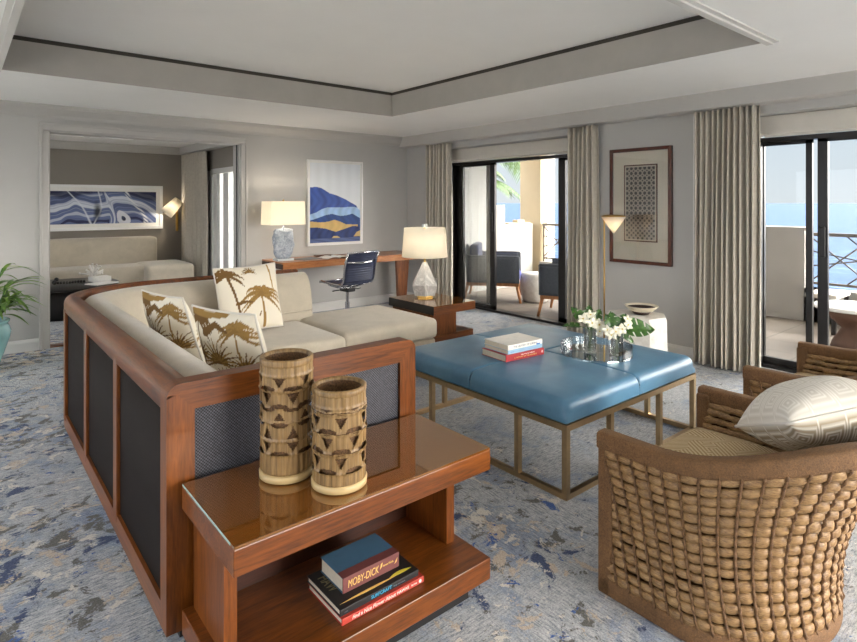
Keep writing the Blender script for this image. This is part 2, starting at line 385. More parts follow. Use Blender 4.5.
    def lathe(s, prof, c=(0, 0, 0), n=32, cap=False, smooth=True):
        vs = []; m = len(prof)
        for k in range(n):
            a = 2*PI*k/n
            vs += [(c[0]+r*math.cos(a), c[1]+r*math.sin(a), c[2]+z) for r, z in prof]
        fs = [(k*m+i, ((k+1) % n)*m+i, ((k+1) % n)*m+i+1, k*m+i+1) for k in range(n) for i in range(m-1)]
        if cap: fs += [tuple(k*m for k in range(n))[::-1], tuple(k*m+m-1 for k in range(n))]
        return s.add(vs, fs, smooth)
    def prism(s, poly, ax, lo, hi, smooth=False):
        """extrude 2D polygon along axis ax"""
        def P(p, d): return {'X': (d, p[0], p[1]), 'Y': (p[0], d, p[1]), 'Z': (p[0], p[1], d)}[ax]
        n = len(poly); vs = [P(p, lo) for p in poly]+[P(p, hi) for p in poly]
        s.add(vs, [(i, (i+1) % n, n+(i+1) % n, n+i) for i in range(n)], smooth)
        return s.add(vs, [tuple(range(n))[::-1], tuple(range(n, 2*n))], False)
    def grid(s, fn, nu, nv, closed_u=False, smooth=True, skip=None):
        vs = [fn(i/nu, j/nv) for i in range(nu+(0 if closed_u else 1)) for j in range(nv+1)]
        w = nv+1; fs = []
        for i in range(nu):
            i2 = (i+1) % nu if closed_u else i+1
            for j in range(nv):
                if skip and skip((i+.5)/nu, (j+.5)/nv): continue
                fs.append((i*w+j, i2*w+j, i2*w+j+1, i*w+j+1))
        return s.add(vs, fs, smooth)
    def sphere(s, c, r, n=12, m=8, sc=(1, 1, 1)):
        return s.grid(lambda u, v: (c[0]+r*sc[0]*math.sin(PI*v)*math.cos(2*PI*u), c[1]+r*sc[1]*math.sin(PI*v)*math.sin(2*PI*u), c[2]-r*sc[2]*math.cos(PI*v)), n, m, True)
    def xf(s, mat, start=0):
        for i in range(start, len(s.v)): s.v[i] = tuple(mat @ Vector(s.v[i]))
        return s
    def build(s, name, mats, parent=None, label=None, cat=None, group=None, kind=None, local=False, solid=0.0, colors=None, fixn=True):
        """world-space shapes; under a thing they are moved into its space unless local"""
        me = bpy.data.meshes.new(name)
        o = bpy.data.objects.new(name, me)
        org = Matrix.Identity(4)
        if parent is not None:
            R = ROOT[parent]; ROOT[o] = R
            if not local: org = R.inverted()
        vs = s.v
        if parent is not None and not local: vs = [tuple(org @ Vector(p)) for p in s.v]
        if parent is None and not local and cat:
            a = np.array(vs); c = Vector(((a[:, 0].min()+a[:, 0].max())/2, (a[:, 1].min()+a[:, 1].max())/2, a[:, 2].min()))
            vs = [tuple(Vector(p)-c) for p in vs]; o.location = c; ROOT[o] = Matrix.Translation(c)
        elif parent is None: ROOT[o] = Matrix.Identity(4)
        me.from_pydata(vs, [], s.f)
        for m in (mats if isinstance(mats, (list, tuple)) else [mats]): me.materials.append(M[m] if isinstance(m, str) else m)
        me.polygons.foreach_set('material_index', s.mi); me.polygons.foreach_set('use_smooth', s.smooth)
        if fixn:
            bm = bmesh.new(); bm.from_mesh(me); bmesh.ops.recalc_face_normals(bm, faces=bm.faces); bm.to_mesh(me); bm.free()
        if colors is not None:
            at = me.color_attributes.new('paint', 'FLOAT_COLOR', 'POINT')
            at.data.foreach_set('color', np.ascontiguousarray(colors, dtype=np.float32).ravel())
        COL.objects.link(o)
        if solid:
            md = o.modifiers.new('thick', 'SOLIDIFY'); md.thickness = solid; md.offset = 0
        if parent is not None: o.parent = parent
        return tag(o, label, cat, group, kind)

def part(parent, name, mats, fn, **k):
    b = MB(); fn(b); return b.build(name, mats, parent, **k)
def structure(name, mats, fn, **k):
    b = MB(); fn(b); return b.build(name, mats, kind='structure', **k)

def text(name, s, mat, parent, loc, ex, ez, size, extrude=0.0004, align='CENTER', shear=0.0, maxw=None, bold=False):
    """lettering in world space: ex reading direction, ez up direction of letters"""
    cu = bpy.data.curves.new(name, 'FONT'); cu.body = s; cu.size = size; cu.extrude = extrude
    cu.align_x = align; cu.align_y = 'CENTER'; cu.shear = shear
    if bold: cu.offset = size*0.02
    cu.materials.append(M[mat])
    o = bpy.data.objects.new(name, cu); COL.objects.link(o)
    ex = Vector(ex).normalized(); ez = Vector(ez).normalized(); n = ex.cross(ez)
    mt = Matrix(((ex.x, ez.x, n.x, loc[0]), (ex.y, ez.y, n.y, loc[1]), (ex.z, ez.z, n.z, loc[2]), (0, 0, 0, 1)))
    if maxw:
        bpy.context.view_layer.update()
        w = o.dimensions.x
        if w > 1e-6: mt = mt @ Matrix.Diagonal((maxw/w, 1, 1, 1))
    bpy.context.view_layer.update()
    me = bpy.data.meshes.new_from_object(o.evaluated_get(bpy.context.evaluated_depsgraph_get()))
    me.materials.clear(); me.materials.append(M[mat])
    bpy.data.objects.remove(o); bpy.data.curves.remove(cu)
    o = bpy.data.objects.new(name, me); COL.objects.link(o)
    me.transform(ROOT[parent].inverted() @ mt); o.parent = parent
    ROOT[o] = ROOT[parent]
    return o

def paint_grid(name, parent, o, eu, ev, nu, nv, fn, mat='painted_paper', **k):
    """flat printed sheet"""
    o, eu, ev = Vector(o), Vector(eu), Vector(ev)
    U, V = np.meshgrid(np.linspace(0, 1, nu+1), np.linspace(0, 1, nv+1), indexing='ij')
    rgb = fn(U, V); cols = np.concatenate([rgb, np.ones(rgb.shape[:2]+(1,))], -1).reshape(-1, 4)
    b = MB(); b.grid(lambda u, v: o+eu*u+ev*v, nu, nv, smooth=False)
    return b.build(name, mat, parent, colors=cols, fixn=False, **k)

# ------------------------------------------------------------------ camera
H = 1.515; CXP, HY = 428.5, 203.0; XR, XL = 1114.0, -44.0
FPX = math.sqrt((XR-CXP)*(CXP-XL)); ang = math.atan2(XR-CXP, FPX)
cam = bpy.data.cameras.new('camera'); co = bpy.data.objects.new('camera', cam); COL.objects.link(co)
cam.sensor_fit = 'HORIZONTAL'; cam.sensor_width = 36.0; cam.lens = 36.0*FPX/857.0
cam.shift_x = 0.0; cam.shift_y = (HY-321.0)/857.0
co.location = (0, 0, H); co.rotation_euler = (PI/2, 0, ang-PI/2)
cam.clip_start = 0.05; cam.clip_end = 60000
sc.camera = co

# ------------------------------------------------------------------ the room
YA, XB, ZC = 7.10, 5.46, 2.53
XO = 5.90            # outer face of the window wall
def room():
    structure('floor', 'carpet', lambda b: b.box(-3.4, -3.4, -0.12, XO-0.08, 11.2, 0))
    # ceiling with recessed tray
    tx0, tx1, ty0, ty1, tz = 0.25, 3.93, 1.39, 5.40, 2.77
    def ceil(b):
        b.box(-3.4, -3.4, ZC, tx0, YA+.2, ZC+.4); b.box(tx1, -3.4, ZC, XO, YA+.2, ZC+.4)
        b.box(tx0, -3.4, ZC, tx1, ty0, ZC+.4); b.box(tx0, ty1, ZC, tx1, YA+.2, ZC+.4)
    structure('ceiling', 'ceiling', ceil)
    structure('ceiling_recess', 'ceiling', lambda b: b.box(tx0-.02, ty0-.02, tz+.035, tx1+.02, ty1+.02, ZC+.41))
    def sides(b):
        e = .012
        b.box(tx0, ty1-e, ZC-.002, tx1, ty1, tz); b.box(tx1-e, ty0, ZC-.002, tx1, ty1, tz)
        b.box(tx0, ty0, ZC-.002, tx0+e, ty1, tz); b.box(tx0, ty0, ZC-.002, tx1, ty0+e, tz)
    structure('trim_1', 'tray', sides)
    def gap(b):
        e = .006
        b.box(tx0, ty1-e, tz, tx1, ty1, tz+.035); b.box(tx1-e, ty0, tz, tx1, ty1, tz+.035)
        b.box(tx0, ty0, tz, tx0+e, ty1, tz+.035); b.box(tx0, ty0, tz, tx1, ty0+e, tz+.035)
    structure('trim_2', 'shadow_gap', gap)
    def lip(b):   # stepped moulding round the recess
        for w, d in ((.055, .010), (.026, .022)):
            b.box(tx0-w, ty0-w, ZC-d, tx0+.012, ty1+.0, ZC); b.box(tx0-w, ty0-w, ZC-d, tx1+w*.4, ty0+.012, ZC)
    structure('trim_3', 'trim', lip)
    # back wall with wide opening
    o0, o1, oh = .744, 2.78, 2.27
    def wb(b):
        b.box(-3.4, YA, 0, o0, YA+.2, ZC); b.box(o1, YA, 0, XO, YA+.2, ZC); b.box(o0, YA, oh, o1, YA+.2, ZC)
    structure('wall_back', 'wall', wb)
    def casing(b):
        w = .085
        for x0, x1 in ((o0-w, o0), (o1, o1+w)):
            b.rbox(x0, YA-.03, 0, x1, YA-.0005, oh-.001, .008); b.rbox((x0 if x0 < 1 else x1-.03), YA-.045, 0, (x0+.03 if x0 < 1 else x1), YA-.0305, oh+w-.0305, .006)
        b.rbox(o0-w, YA-.03, oh, o1+w, YA-.0005, oh+w, .008); b.rbox(o0-w, YA-.045, oh+w-.03, o1+w, YA-.0305, oh+w, .006)
        b.box(o0-.002, YA-.005, 0, o0+.012, YA+.205, oh); b.box(o1-.012, YA-.005, 0, o1+.002, YA+.205, oh); b.box(o0, YA-.005, oh-.012, o1, YA+.205, oh+.002)
    structure('trim_4', 'trim_grey', casing)
    structure('trim_5', 'black_metal', lambda b: b.box(o1-.016, YA+.06, 0, o1-.0115, YA+.10, oh-.012))
    structure('trim_6', 'wood_x', lambda b: b.box(o0, YA+.0, 0, o1, YA+.12, .012))
    # window wall
    dl0, dl1, dr0, dr1, hd = 3.78, 6.38, -2.2, 2.135, 2.30
    def wr(b):
        b.box(XB, dl1, 0, XO, YA, ZC); b.box(XB, dr1, 0, XO, dl0, ZC); b.box(XB, -3.4, 0, XO, dr0, ZC)
        b.box(XB, dl0, hd, XO, dl1, ZC); b.box(XB, dr0, hd, XO, dr1, ZC)
    structure('wall_right', 'wall', wr)
    # cornices
    def crown_back(b):
        b.prism([(YA, 2.40), (YA-.02, 2.40), (YA-.03, 2.43), (YA-.075, 2.49), (YA-.08, 2.515), (YA-.1, 2.515), (YA-.1, ZC), (YA, ZC)], 'X', -3.2, XB)
    structure('trim_7', 'trim_grey', crown_back)
    def crown_right(b):
        b.prism([(XB, 2.375), (5.315, 2.375), (5.30, 2.385), (5.30, ZC), (XB, ZC)], 'Y', -3.2, YA-.0)
    structure('trim_8', 'trim_grey', crown_right)
    def base(b, segs, ax):
        pass
    structure('baseboard_back', 'trim', lambda b: (b.prism([(YA, 0), (YA-.02, 0), (YA-.02, .09), (YA-.01, .115), (YA, .12)], 'X', -3.2, o0-.085), b.prism([(YA, 0), (YA-.02, 0), (YA-.02, .09), (YA-.01, .115), (YA, .12)], 'X', o1+.085, XB)))
    structure('baseboard_right', 'trim', lambda b: (b.prism([(XB, 0), (XB-.02, 0), (XB-.02, .09), (XB-.01, .115), (XB, .12)], 'Y', dr1, dl0), b.prism([(XB, 0), (XB-.02, 0), (XB-.02, .09), (XB-.01, .115), (XB, .12)], 'Y', dl1, YA)))
    structure('trim_9', 'trim', lambda b: (b.rbox(XB-.012, 2.10, 0, XB+.03, 2.13, 2.30, .004), b.rbox(XB-.012, 2.56, .12, XB, 2.585, 2.375, .004)))
    # hidden sides: left wall and near wall with their own windows
    def wl(b):
        b.box(-3.4, -3.4, 0, -3.2, -2.6, ZC); b.box(-3.4, 1.2, 0, -3.2, 2.2, ZC); b.box(-3.4, 6.6, 0, -3.2, YA, ZC)
        b.box(-3.4, -3.4, 2.3, -3.2, YA, ZC)
    structure('wall_left', 'wall', wl)
    def wn(b):
        b.box(-3.4, -3.4, 0, 1.6, -3.2, ZC); b.box(5.0, -3.4, 0, XO, -3.2, ZC)
        b.box(-3.4, -3.4, 2.3, XO, -3.2, ZC)
    structure('wall_near', 'wall', wn)
    def frame(b, ax, p, a0, a1, n):
        for i in range(n+1):
            a = a0+(a1-a0)*i/n
            if ax == 'X': b.box(p-.03, a-.03, 0, p+.03, a+.03, 2.3)
            else: b.box(a-.03, p-.03, 0, a+.03, p+.03, 2.3)
        if ax == 'X': b.box(p-.03, a0, 2.24, p+.03, a1, 2.3); b.box(p-.03, a0, 0, p+.03, a1, .05)
        else: b.box(a0, p-.03, 2.24, a1, p+.03, 2.3); b.box(a0, p-.03, 0, a1, p+.03, .05)
    for i, (ax, p, a0, a1, n) in enumerate((('X', -3.3, -2.57, 1.17, 3), ('X', -3.3, 2.23, 6.57, 4), ('Y', -3.3, 1.63, 4.97, 3))):
        structure('window_%d' % (i+2), 'black_metal', lambda b: frame(b, ax, p, a0, a1, n))

    # sliding doors: frame, fixed panel, sliding panel
    XD = 5.80
    def slider(name, y0, y1, panels, handle, frame_y):
        r = tag(thing(name, (XD, (y0+y1)/2, 0)), kind='structure')
        def fr(b):
            b.box(XD-.06, y0, 2.075, XD+.06, y1, 2.115); b.box(XD-.06, y0, 0, XD+.06, y1, .03)
            for yy in frame_y: b.box(XD-.06, yy, 0, XD+.06, yy+.04, 2.1)
        part(r, 'frame', 'black_metal', fr)
        for p0, p1, dx, s0, s1 in panels:
            x = XD+dx
            f = part(r, 'panel_frame', 'black_metal', lambda b: (b.box(x-.02, p0, .03, x+.02, p0+s0, 2.075), b.box(x-.02, p1-s1, .03, x+.02, p1, 2.075), b.box(x-.02, p0, .03, x+.02, p1, .085), b.box(x-.02, p0, 2.045, x+.02, p1, 2.075)))
            part(f, 'glass_pane', 'door_glass', lambda b: b.box(x-.004, p0+s0, .085, x+.004, p1-s1, 2.045))
        hy, hz, hx = handle
        part(r, 'handle', 'black_metal', lambda b: b.rbox(hx-.05, hy-.022, hz-.13, hx-.02, hy+.022, hz+.13, .008))
    slider('door_1', 3.78, 6.38, [(5.62, 6.34, .03, .09, .14), (5.49, 6.20, -.03, .085, .07), (3.82, 4.45, .03, .05, .105)], (5.535, 1.25, XD-.03), (3.78, 6.34))
    slider('door_2', -2.2, 2.135, [(1.70, 2.10, .03, .05, .012), (0.75, 1.64, -.04, .05, .075), (-2.16, -.6, .03, .06, .06)], (1.60, 1.18, XD-.04), (-2.2, 2.095))
    # roller shade cassettes above the doors
    for nm, a, b_, l in (('roller_shade', 3.80, 6.36, 'pale roller shade cassette above the balcony door with the lounge chairs behind it'), ('roller_shade', -2.18, 2.08, 'pale roller shade cassette above the sliding door that faces the sea')):
        r = thing(nm, (5.66, (a+b_)/2, 2.115), l, 'roller shade')
        part(r, 'fascia', 'white_linen', lambda b: b.rbox(5.60, a, 2.125, 5.72, b_, 2.295, .01))
        part(r, 'hem_bar', 'white_linen', lambda b: b.rbox(5.73, a+.02, 2.118, 5.755, b_-.02, 2.16, .006))

    # ---- the next room, seen through the opening
    YR, XR2 = 11.0, 3.30
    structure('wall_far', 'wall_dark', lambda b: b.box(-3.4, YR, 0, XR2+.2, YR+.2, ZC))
    def wr2(b):
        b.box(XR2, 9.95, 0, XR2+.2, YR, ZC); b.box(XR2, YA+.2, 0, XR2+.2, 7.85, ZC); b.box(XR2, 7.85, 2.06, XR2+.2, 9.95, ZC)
    structure('wall_right_far', 'wall_dark', wr2)
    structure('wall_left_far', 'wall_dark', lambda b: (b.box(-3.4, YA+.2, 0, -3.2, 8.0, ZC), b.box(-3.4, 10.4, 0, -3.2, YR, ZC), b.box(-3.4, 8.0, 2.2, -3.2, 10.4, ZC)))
    def ceil2(b):
        b.box(-3.4, YA+.2, ZC+.12, XR2+.2, YR+.2, ZC+.4)
        b.box(-3.4, 10.1, ZC, XR2+.2, YR+.2, ZC+.12); b.box(2.2, YA+.2, ZC, XR2+.2, 10.1, ZC+.12); b.box(-3.4, YA+.2, ZC, 2.2, 7.9, ZC+.12)
        b.prism([(1.35, ZC+.13), (1.55, ZC-.03), (1.75, ZC+.13)], 'Y', 7.9, 10.1)
    structure('ceiling_far', 'ceiling', ceil2)
    structure('trim_10', 'trim_grey', lambda b: (b.prism([(YR, 2.40), (YR-.03, 2.40), (YR-.1, 2.49), (YR-.1, ZC), (YR, ZC)], 'X', -3.2, XR2), b.box(XR2-.16, YA+.2, 2.40, XR2, YR-.1, ZC)))
    structure('window_1', 'trim', lambda b: (b.box(XR2-.02, 9.55, 0, XR2+.1, 9.63, 2.08), b.box(XR2-.02, 7.85, 2.0, XR2+.1, 9.63, 2.08), b.box(XR2, 9.63, 0, XR2+.1, 9.95, 2.06),
              b.box(XR2+.04, 9.40, 0, XR2+.1, 9.55, 2.0), b.box(XR2+.04, 9.02, 0, XR2+.1, 9.25, 2.0), b.box(XR2+.04, 7.85, 0, XR2+.1, 7.93, 2.0)))
    structure('baseboard_far', 'trim', lambda b: b.box(-3.2, YR-.02, 0, XR2, YR, .12))
room()

# ------------------------------------------------------------------ curtains
def curtain(label, x, y0, y1, z0, z1, pleats, amp, seed, group):
    """pleated panel hanging in the plane x"""
    rg = random.Random(seed); ph = [rg.uniform(-.6, .6) for _ in range(pleats+2)]; am = [rg.uniform(.7, 1.2) for _ in range(pleats+2)]
    def fn(u, v):
        k = u*pleats; i = int(min(k, pleats-1e-6)); f = k-i
        a = am[i]*(1-f)+am[i+1]*f; p = ph[i]*(1-f)+ph[i+1]*f
        loose = .55+.45*(1-v)
        w = math.sin(2*PI*k+p*(1-v)*1.2)
        return (x+amp*a*loose*(abs(w)**.9*(1 if w > 0 else -1))+.012*math.sin(7*u+3*v), y0+(y1-y0)*u+.012*(1-v)*math.sin(2*PI*k*.5+p*3), z0+(z1-z0)*v)
    r = thing('curtain', (x, (y0+y1)/2, z0), label, 'curtain', group)
    b = MB(); b.grid(fn, pleats*14, 24); b.build('drape', 'linen', r, solid=.006)
    b = MB(); b.grid(lambda u, v: tuple(a+(o if k == 0 else 0) for k, (a, o) in enumerate(zip(fn(u, .985+.015*v), (-.004, 0, 0)))), pleats*14, 2); b.build('heading_tape', 'linen', r)
    return r
G1 = 'grey pleated curtains'
curtain('narrow grey pleated curtain left of the balcony door, behind the marble pyramid lamp', 5.385, 5.99, 6.53, .02, 2.37, 7, .06, 1, G1)
curtain('grey pleated curtain between the open balcony door and the brass floor lamp', 5.385, 3.60, 3.98, .02, 2.37, 6, .06, 2, G1)
curtain('wide grey pleated curtain left of the sea-facing sliding door, beside the framed lattice print', 5.385, 1.975, 2.53, .02, 2.37, 11, .07, 3, G1)
curtain('grey curtain in the adjoining room beside its bright narrow window', 3.19, 9.62, 10.86, .02, 2.385, 10, .05, 4, G1)
# ------------------------------------------------------------------ sectional sofa
def sofa():
    Z0 = .065
    r = thing('sectional_sofa', (1.2, 3.4, 0), 'large L-shaped beige sofa with cherry wood frame and dark woven back panels', 'sofa')
    # outer plan path
    x0, yb, xr, y_n = .54, 4.93, 2.44, 2.02
    cx, cy, ax, ay = 1.28, 4.34, .74, .59
    def path(off, ystart=y_n, n=18, xend=xr):
        """points, inward normals at distance off from the outer face; returns list (x,y)"""
        P = [(x0+off, ystart+(cy-ystart)*i/8) for i in range(9)]
        for i in range(1, n):
            t = PI-PI/2*i/n
            nx, ny = math.cos(t)/ax, math.sin(t)/ay; l = math.hypot(nx, ny)
            P.append((cx+ax*math.cos(t)-off*nx/l, cy+ay*math.sin(t)-off*ny/l))
        P += [(cx+(xend-cx)*i/8, yb-off) for i in range(9)]
        return P
    def sweep(b, prof, ystart=y_n, xend=xr, smooth=True, cap=True, closed=True):
        rows = [[(p[0], p[1], z) for p in path(u, ystart, xend=xend)] for u, z in prof]
        n = len(rows[0]); m = len(rows)
        vs = [rows[j][i] for i in range(n) for j in range(m)]
        fs = [(i*m+j, (i+1)*m+j, (i+1)*m+(j+1) % m, i*m+(j+1) % m) for i in range(n-1) for j in range(m if closed else m-1)]
        b.add(vs, fs, smooth)
        if cap: b.add(vs, [tuple(range(m)), tuple(range((n-1)*m, n*m))[::-1]], False)
    yi = y_n+.072
    # back structure: dark panels, rails and mullions
    part(r, 'back_panel', 'cane_dark', lambda b: sweep(b, [(.014, Z0+.06), (.014, .84), (.06, .84), (.06, Z0+.06)], yi-.0005))
    part(r, 'bottom_rail', 'wood_y', lambda b: sweep(b, [(0, Z0), (0, Z0+.085), (.05, Z0+.085), (.05, Z0)], yi-.0005, smooth=False))
    arc = [(.045-.045*math.cos(a), .857+.045*math.sin(a)) for a in [PI/2*i/6 for i in range(7)]]
    part(r, 'top_rail', 'wood_y', lambda b: sweep(b, [(0, .812), (0, .85)]+arc+[(.066, .902), (.07, .895), (.088, .893), (.094, .884), (.094, .80), (.06, .80)], yi-.0005))
    def mull(b, yy):
        b.rbox(x0-.001, yy-.035, Z0+.05, x0+.03, yy+.035, .83, .004)
    for yy in (2.82, 3.58): part(r, 'mullion', 'wood_z', lambda b: mull(b, yy))
    b = MB(); b.rbox(-.004, -.03, Z0+.05, .03, .03, .83, .004); b.xf(Matrix.Translation((.5405, 4.33, 0)) @ Matrix.Rotation(0, 4, 'Z')); b.build('mullion', 'wood_z', r)
    # end frame with woven panel
    xe = 1.60; zt = .902
    def rounded(xa, xb, za, zb, rr):
        pts = [(xa, za), (xb, za)]
        pts += [(xb-rr+rr*math.cos(a), zb-rr+rr*math.sin(a)) for a in [PI/2*i/6 for i in range(7)]]
        pts += [(xa+rr+rr*math.cos(a), zb-rr+rr*math.sin(a)) for a in [PI/2+PI/2*i/6 for i in range(7)]]
        return pts
    ia, ib, ja, jb = .632, 1.514, .15, .808
    def stile(b, xa, xb, side):
        rr = .045
        if side < 0: poly = [(xa, Z0), (xb, Z0), (xb, jb), (xa+.0, zt-rr)] ; poly = [(xa, Z0), (ia, Z0), (ia, jb), (xa+.035, .868), (xa+.008, .868), (xa, .857)]
        else: poly = [(ib, Z0), (xb, Z0), (xb, .857), (xb-.008, .868), (xb-.035, .868), (ib, jb)]
        b.prism(poly, 'Y', y_n, y_n+.072)
    part(r, 'end_stile', 'wood_z', lambda b: stile(b, x0, ia, -1)); part(r, 'end_stile', 'wood_z', lambda b: stile(b, ib, xe, 1))
    def endtop(b):
        pts = [(x0+.002, .858), (x0+.035, .868), (ia, jb), (ib, jb), (xe-.035, .868), (xe-.002, .858)]
        rr = .045
        pts += [(xe-rr+rr*math.cos(a), zt-rr+rr*math.sin(a)) for a in [PI/2*i/6 for i in range(7)]]
        pts += [(x0+rr+rr*math.cos(a), zt-rr+rr*math.sin(a)) for a in [PI/2+PI/2*i/6 for i in range(7)]]
        b.prism(pts, 'Y', y_n, y_n+.072)
    part(r, 'end_top_rail', 'wood_x', endtop)
    part(r, 'end_bottom_rail', 'wood_x', lambda b: b.box(ia, y_n, Z0, ib, y_n+.072, ja))
    part(r, 'woven_panel', 'cane', lambda b: b.box(ia-.005, y_n+.014, ja-.005, ib+.005, y_n+.04, jb+.005))
    part(r, 'plinth', 'plinth', lambda b: (b.box(x0+.06, y_n+.06, 0, xe-.06, cy, Z0+.01), b.box(.95, 3.9, 0, 3.2, 4.7, Z0+.01)))
    # upholstery
    prof = [(.094, .36), (.096, .80), (.108, .852), (.135, .876), (.175, .884), (.22, .876), (.262, .846), (.298, .79), (.322, .72), (.338, .62), (.35, .50), (.36, .36)]
    part(r, 'back_cushion', 'sofa', lambda b: sweep(b, prof, yi, xend=2.455))
    part(r, 'piping', 'sofa', lambda b: b.tube([(p[0], p[1], .56+.0*i) for i, p in enumerate(path(.348, yi+.02, xend=2.44))], .006, 6))
    part(r, 'base', 'sofa', lambda b: (b.soft(x0+.1, yi, .10, 1.585, 4.0, .315, .02), b.soft(x0+.4, 3.79, .10, 2.315, 4.8, .315, .02)))
    part(r, 'seat_cushion', 'sofa', lambda b: b.soft(.88, yi+.003, .318, 1.60, 3.76, .488, .045, top=.015))
    part(r, 'seat_cushion', 'sofa', lambda b: b.soft(.90, 3.765, .318, 2.318, 4.60, .488, .045, top=.015))
    ch = part(r, 'chaise_base', 'sofa', lambda b: b.soft(2.325, 3.85, .10, 3.285, 4.74, .315, .025))
    part(r, 'chaise_cushion', 'sofa', lambda b: b.soft(2.325, 3.825, .318, 3.295, 4.755, .492, .045, top=.02))
sofa()

# ------------------------------------------------------------------ pillows with palm print
CREAM = S3(228, 220, 202); INK = S3(150, 118, 66); INK2 = S3(112, 84, 46)
def stroke(rgb, U, V, pts, w0, w1, col):
    """paint a tapering stroke along a polyline"""
    pts = np.array(pts); n = len(pts)
    for i in range(n-1):
        a, b = pts[i], pts[i+1]; d = b-a; L2 = max((d*d).sum(), 1e-9)
        t = np.clip(((U-a[0])*d[0]+(V-a[1])*d[1])/L2, 0, 1)
        dist = np.hypot(U-(a[0]+t*d[0]), V-(a[1]+t*d[1]))
        w = w0+(w1-w0)*(i+t)/(n-1)
        rgb[dist < w] = col
def palm(rgb, U, V, bx, by, tx, ty, size, seed, ink=INK):
    rg = random.Random(seed)
    stroke(rgb, U, V, [(bx, by), ((bx+tx)/2+.01, (by+ty)/2), (tx, ty)], .018*size/.3, .012*size/.3, ink)
    for k in range(13):
        a = -0.5+(PI+1.0)*k/12+rg.uniform(-.08, .08); L = size*rg.uniform(.85, 1.1)
        pts = []
        for i in range(9):
            s = i/8
            pts.append((tx+L*s*math.cos(a), ty+L*s*math.sin(a)*(1-.3*s)-L*.42*s*s))
        stroke(rgb, U, V, pts, .030*size/.3, .006, ink if k % 2 else INK2*.4+ink*.6)
        for i in range(2, 9):
            p = pts[i]; stroke(rgb, U, V, [p, (p[0]+.02*math.cos(a)*size/.3, p[1]-.045*size/.3)], .008*size/.3, .003, ink)
def bush(rgb, U, V, x, y, size, seed, ink=INK2):
    rg = random.Random(seed)
    for k in range(16):
        a = PI*(-.05+1.1*k/15); L = size*rg.uniform(.7, 1.1)
        stroke(rgb, U, V, [(x+L*s*math.cos(a), y+L*s*math.sin(a)-L*.25*s*s) for s in [i/6 for i in range(7)]], .012*size/.2, .004, ink if k % 2 else INK)
def palm_front(U, V):
    rgb = np.ones(U.shape+(3,))*CREAM
    palm(rgb, U, V, .66, .03, .64, .54, .36, 1)
    stroke(rgb, U, V, [(.12, 1.0), (.16, .8), (.20, .62), (.24, .42), (.27, .25)], .022, .016, INK2)
    palm(rgb, U, V, .18, .8, .14, .88, .24, 2, INK2)
    stroke(rgb, U, V, [(.24, .42), (.38, .44), (.48, .42)], .03, .008, INK2)
    bush(rgb, U, V, .30, .12, .16, 3); bush(rgb, U, V, .5, .90, .12, 9)
    stroke(rgb, U, V, [(.84, .98), (.85, .8), (.87, .6), (.87, .45)], .014, .010, INK*1.3)
    stroke(rgb, U, V, [(.58, .2), (.61, .27)], .012, .004, INK2)
    return rgb
def palm_back(U, V):
    rgb = np.ones(U.shape+(3,))*CREAM
    bush(rgb, U, V, .45, .46, .36, 5); bush(rgb, U, V, .85, .40, .28, 6); bush(rgb, U, V, .12, .50, .26, 11); bush(rgb, U, V, .5, .15, .34, 12)
    palm(rgb, U, V, .16, .3, .16, .92, .26, 7, INK2); palm(rgb, U, V, .80, .3, .78, .86, .26, 8)
    stroke(rgb, U, V, [(.30, .80), (.46, .90), (.66, .84)], .05, .015, INK2)
    stroke(rgb, U, V, [(.05, .98), (.3, .97), (.6, .99)], .03, .02, INK)
    return rgb
def zigzag(U, V):
    a = np.abs(((U*4) % 1)-.5)*2; b = np.abs(((V*4) % 1)-.5)*2
    d = np.maximum(a, b)
    k = (np.sin(d*2*PI*4.2) > .05)
    tri = np.abs(((U*14+np.floor(V*14) % 2*.5) % 1)-.5)*2 > (V*14 % 1)
    reg = (U > .62) & (V > .3)
    rgb = np.where((np.where(reg, tri, k))[..., None], S3(232, 226, 214), S3(168, 154, 130))
    return rgb

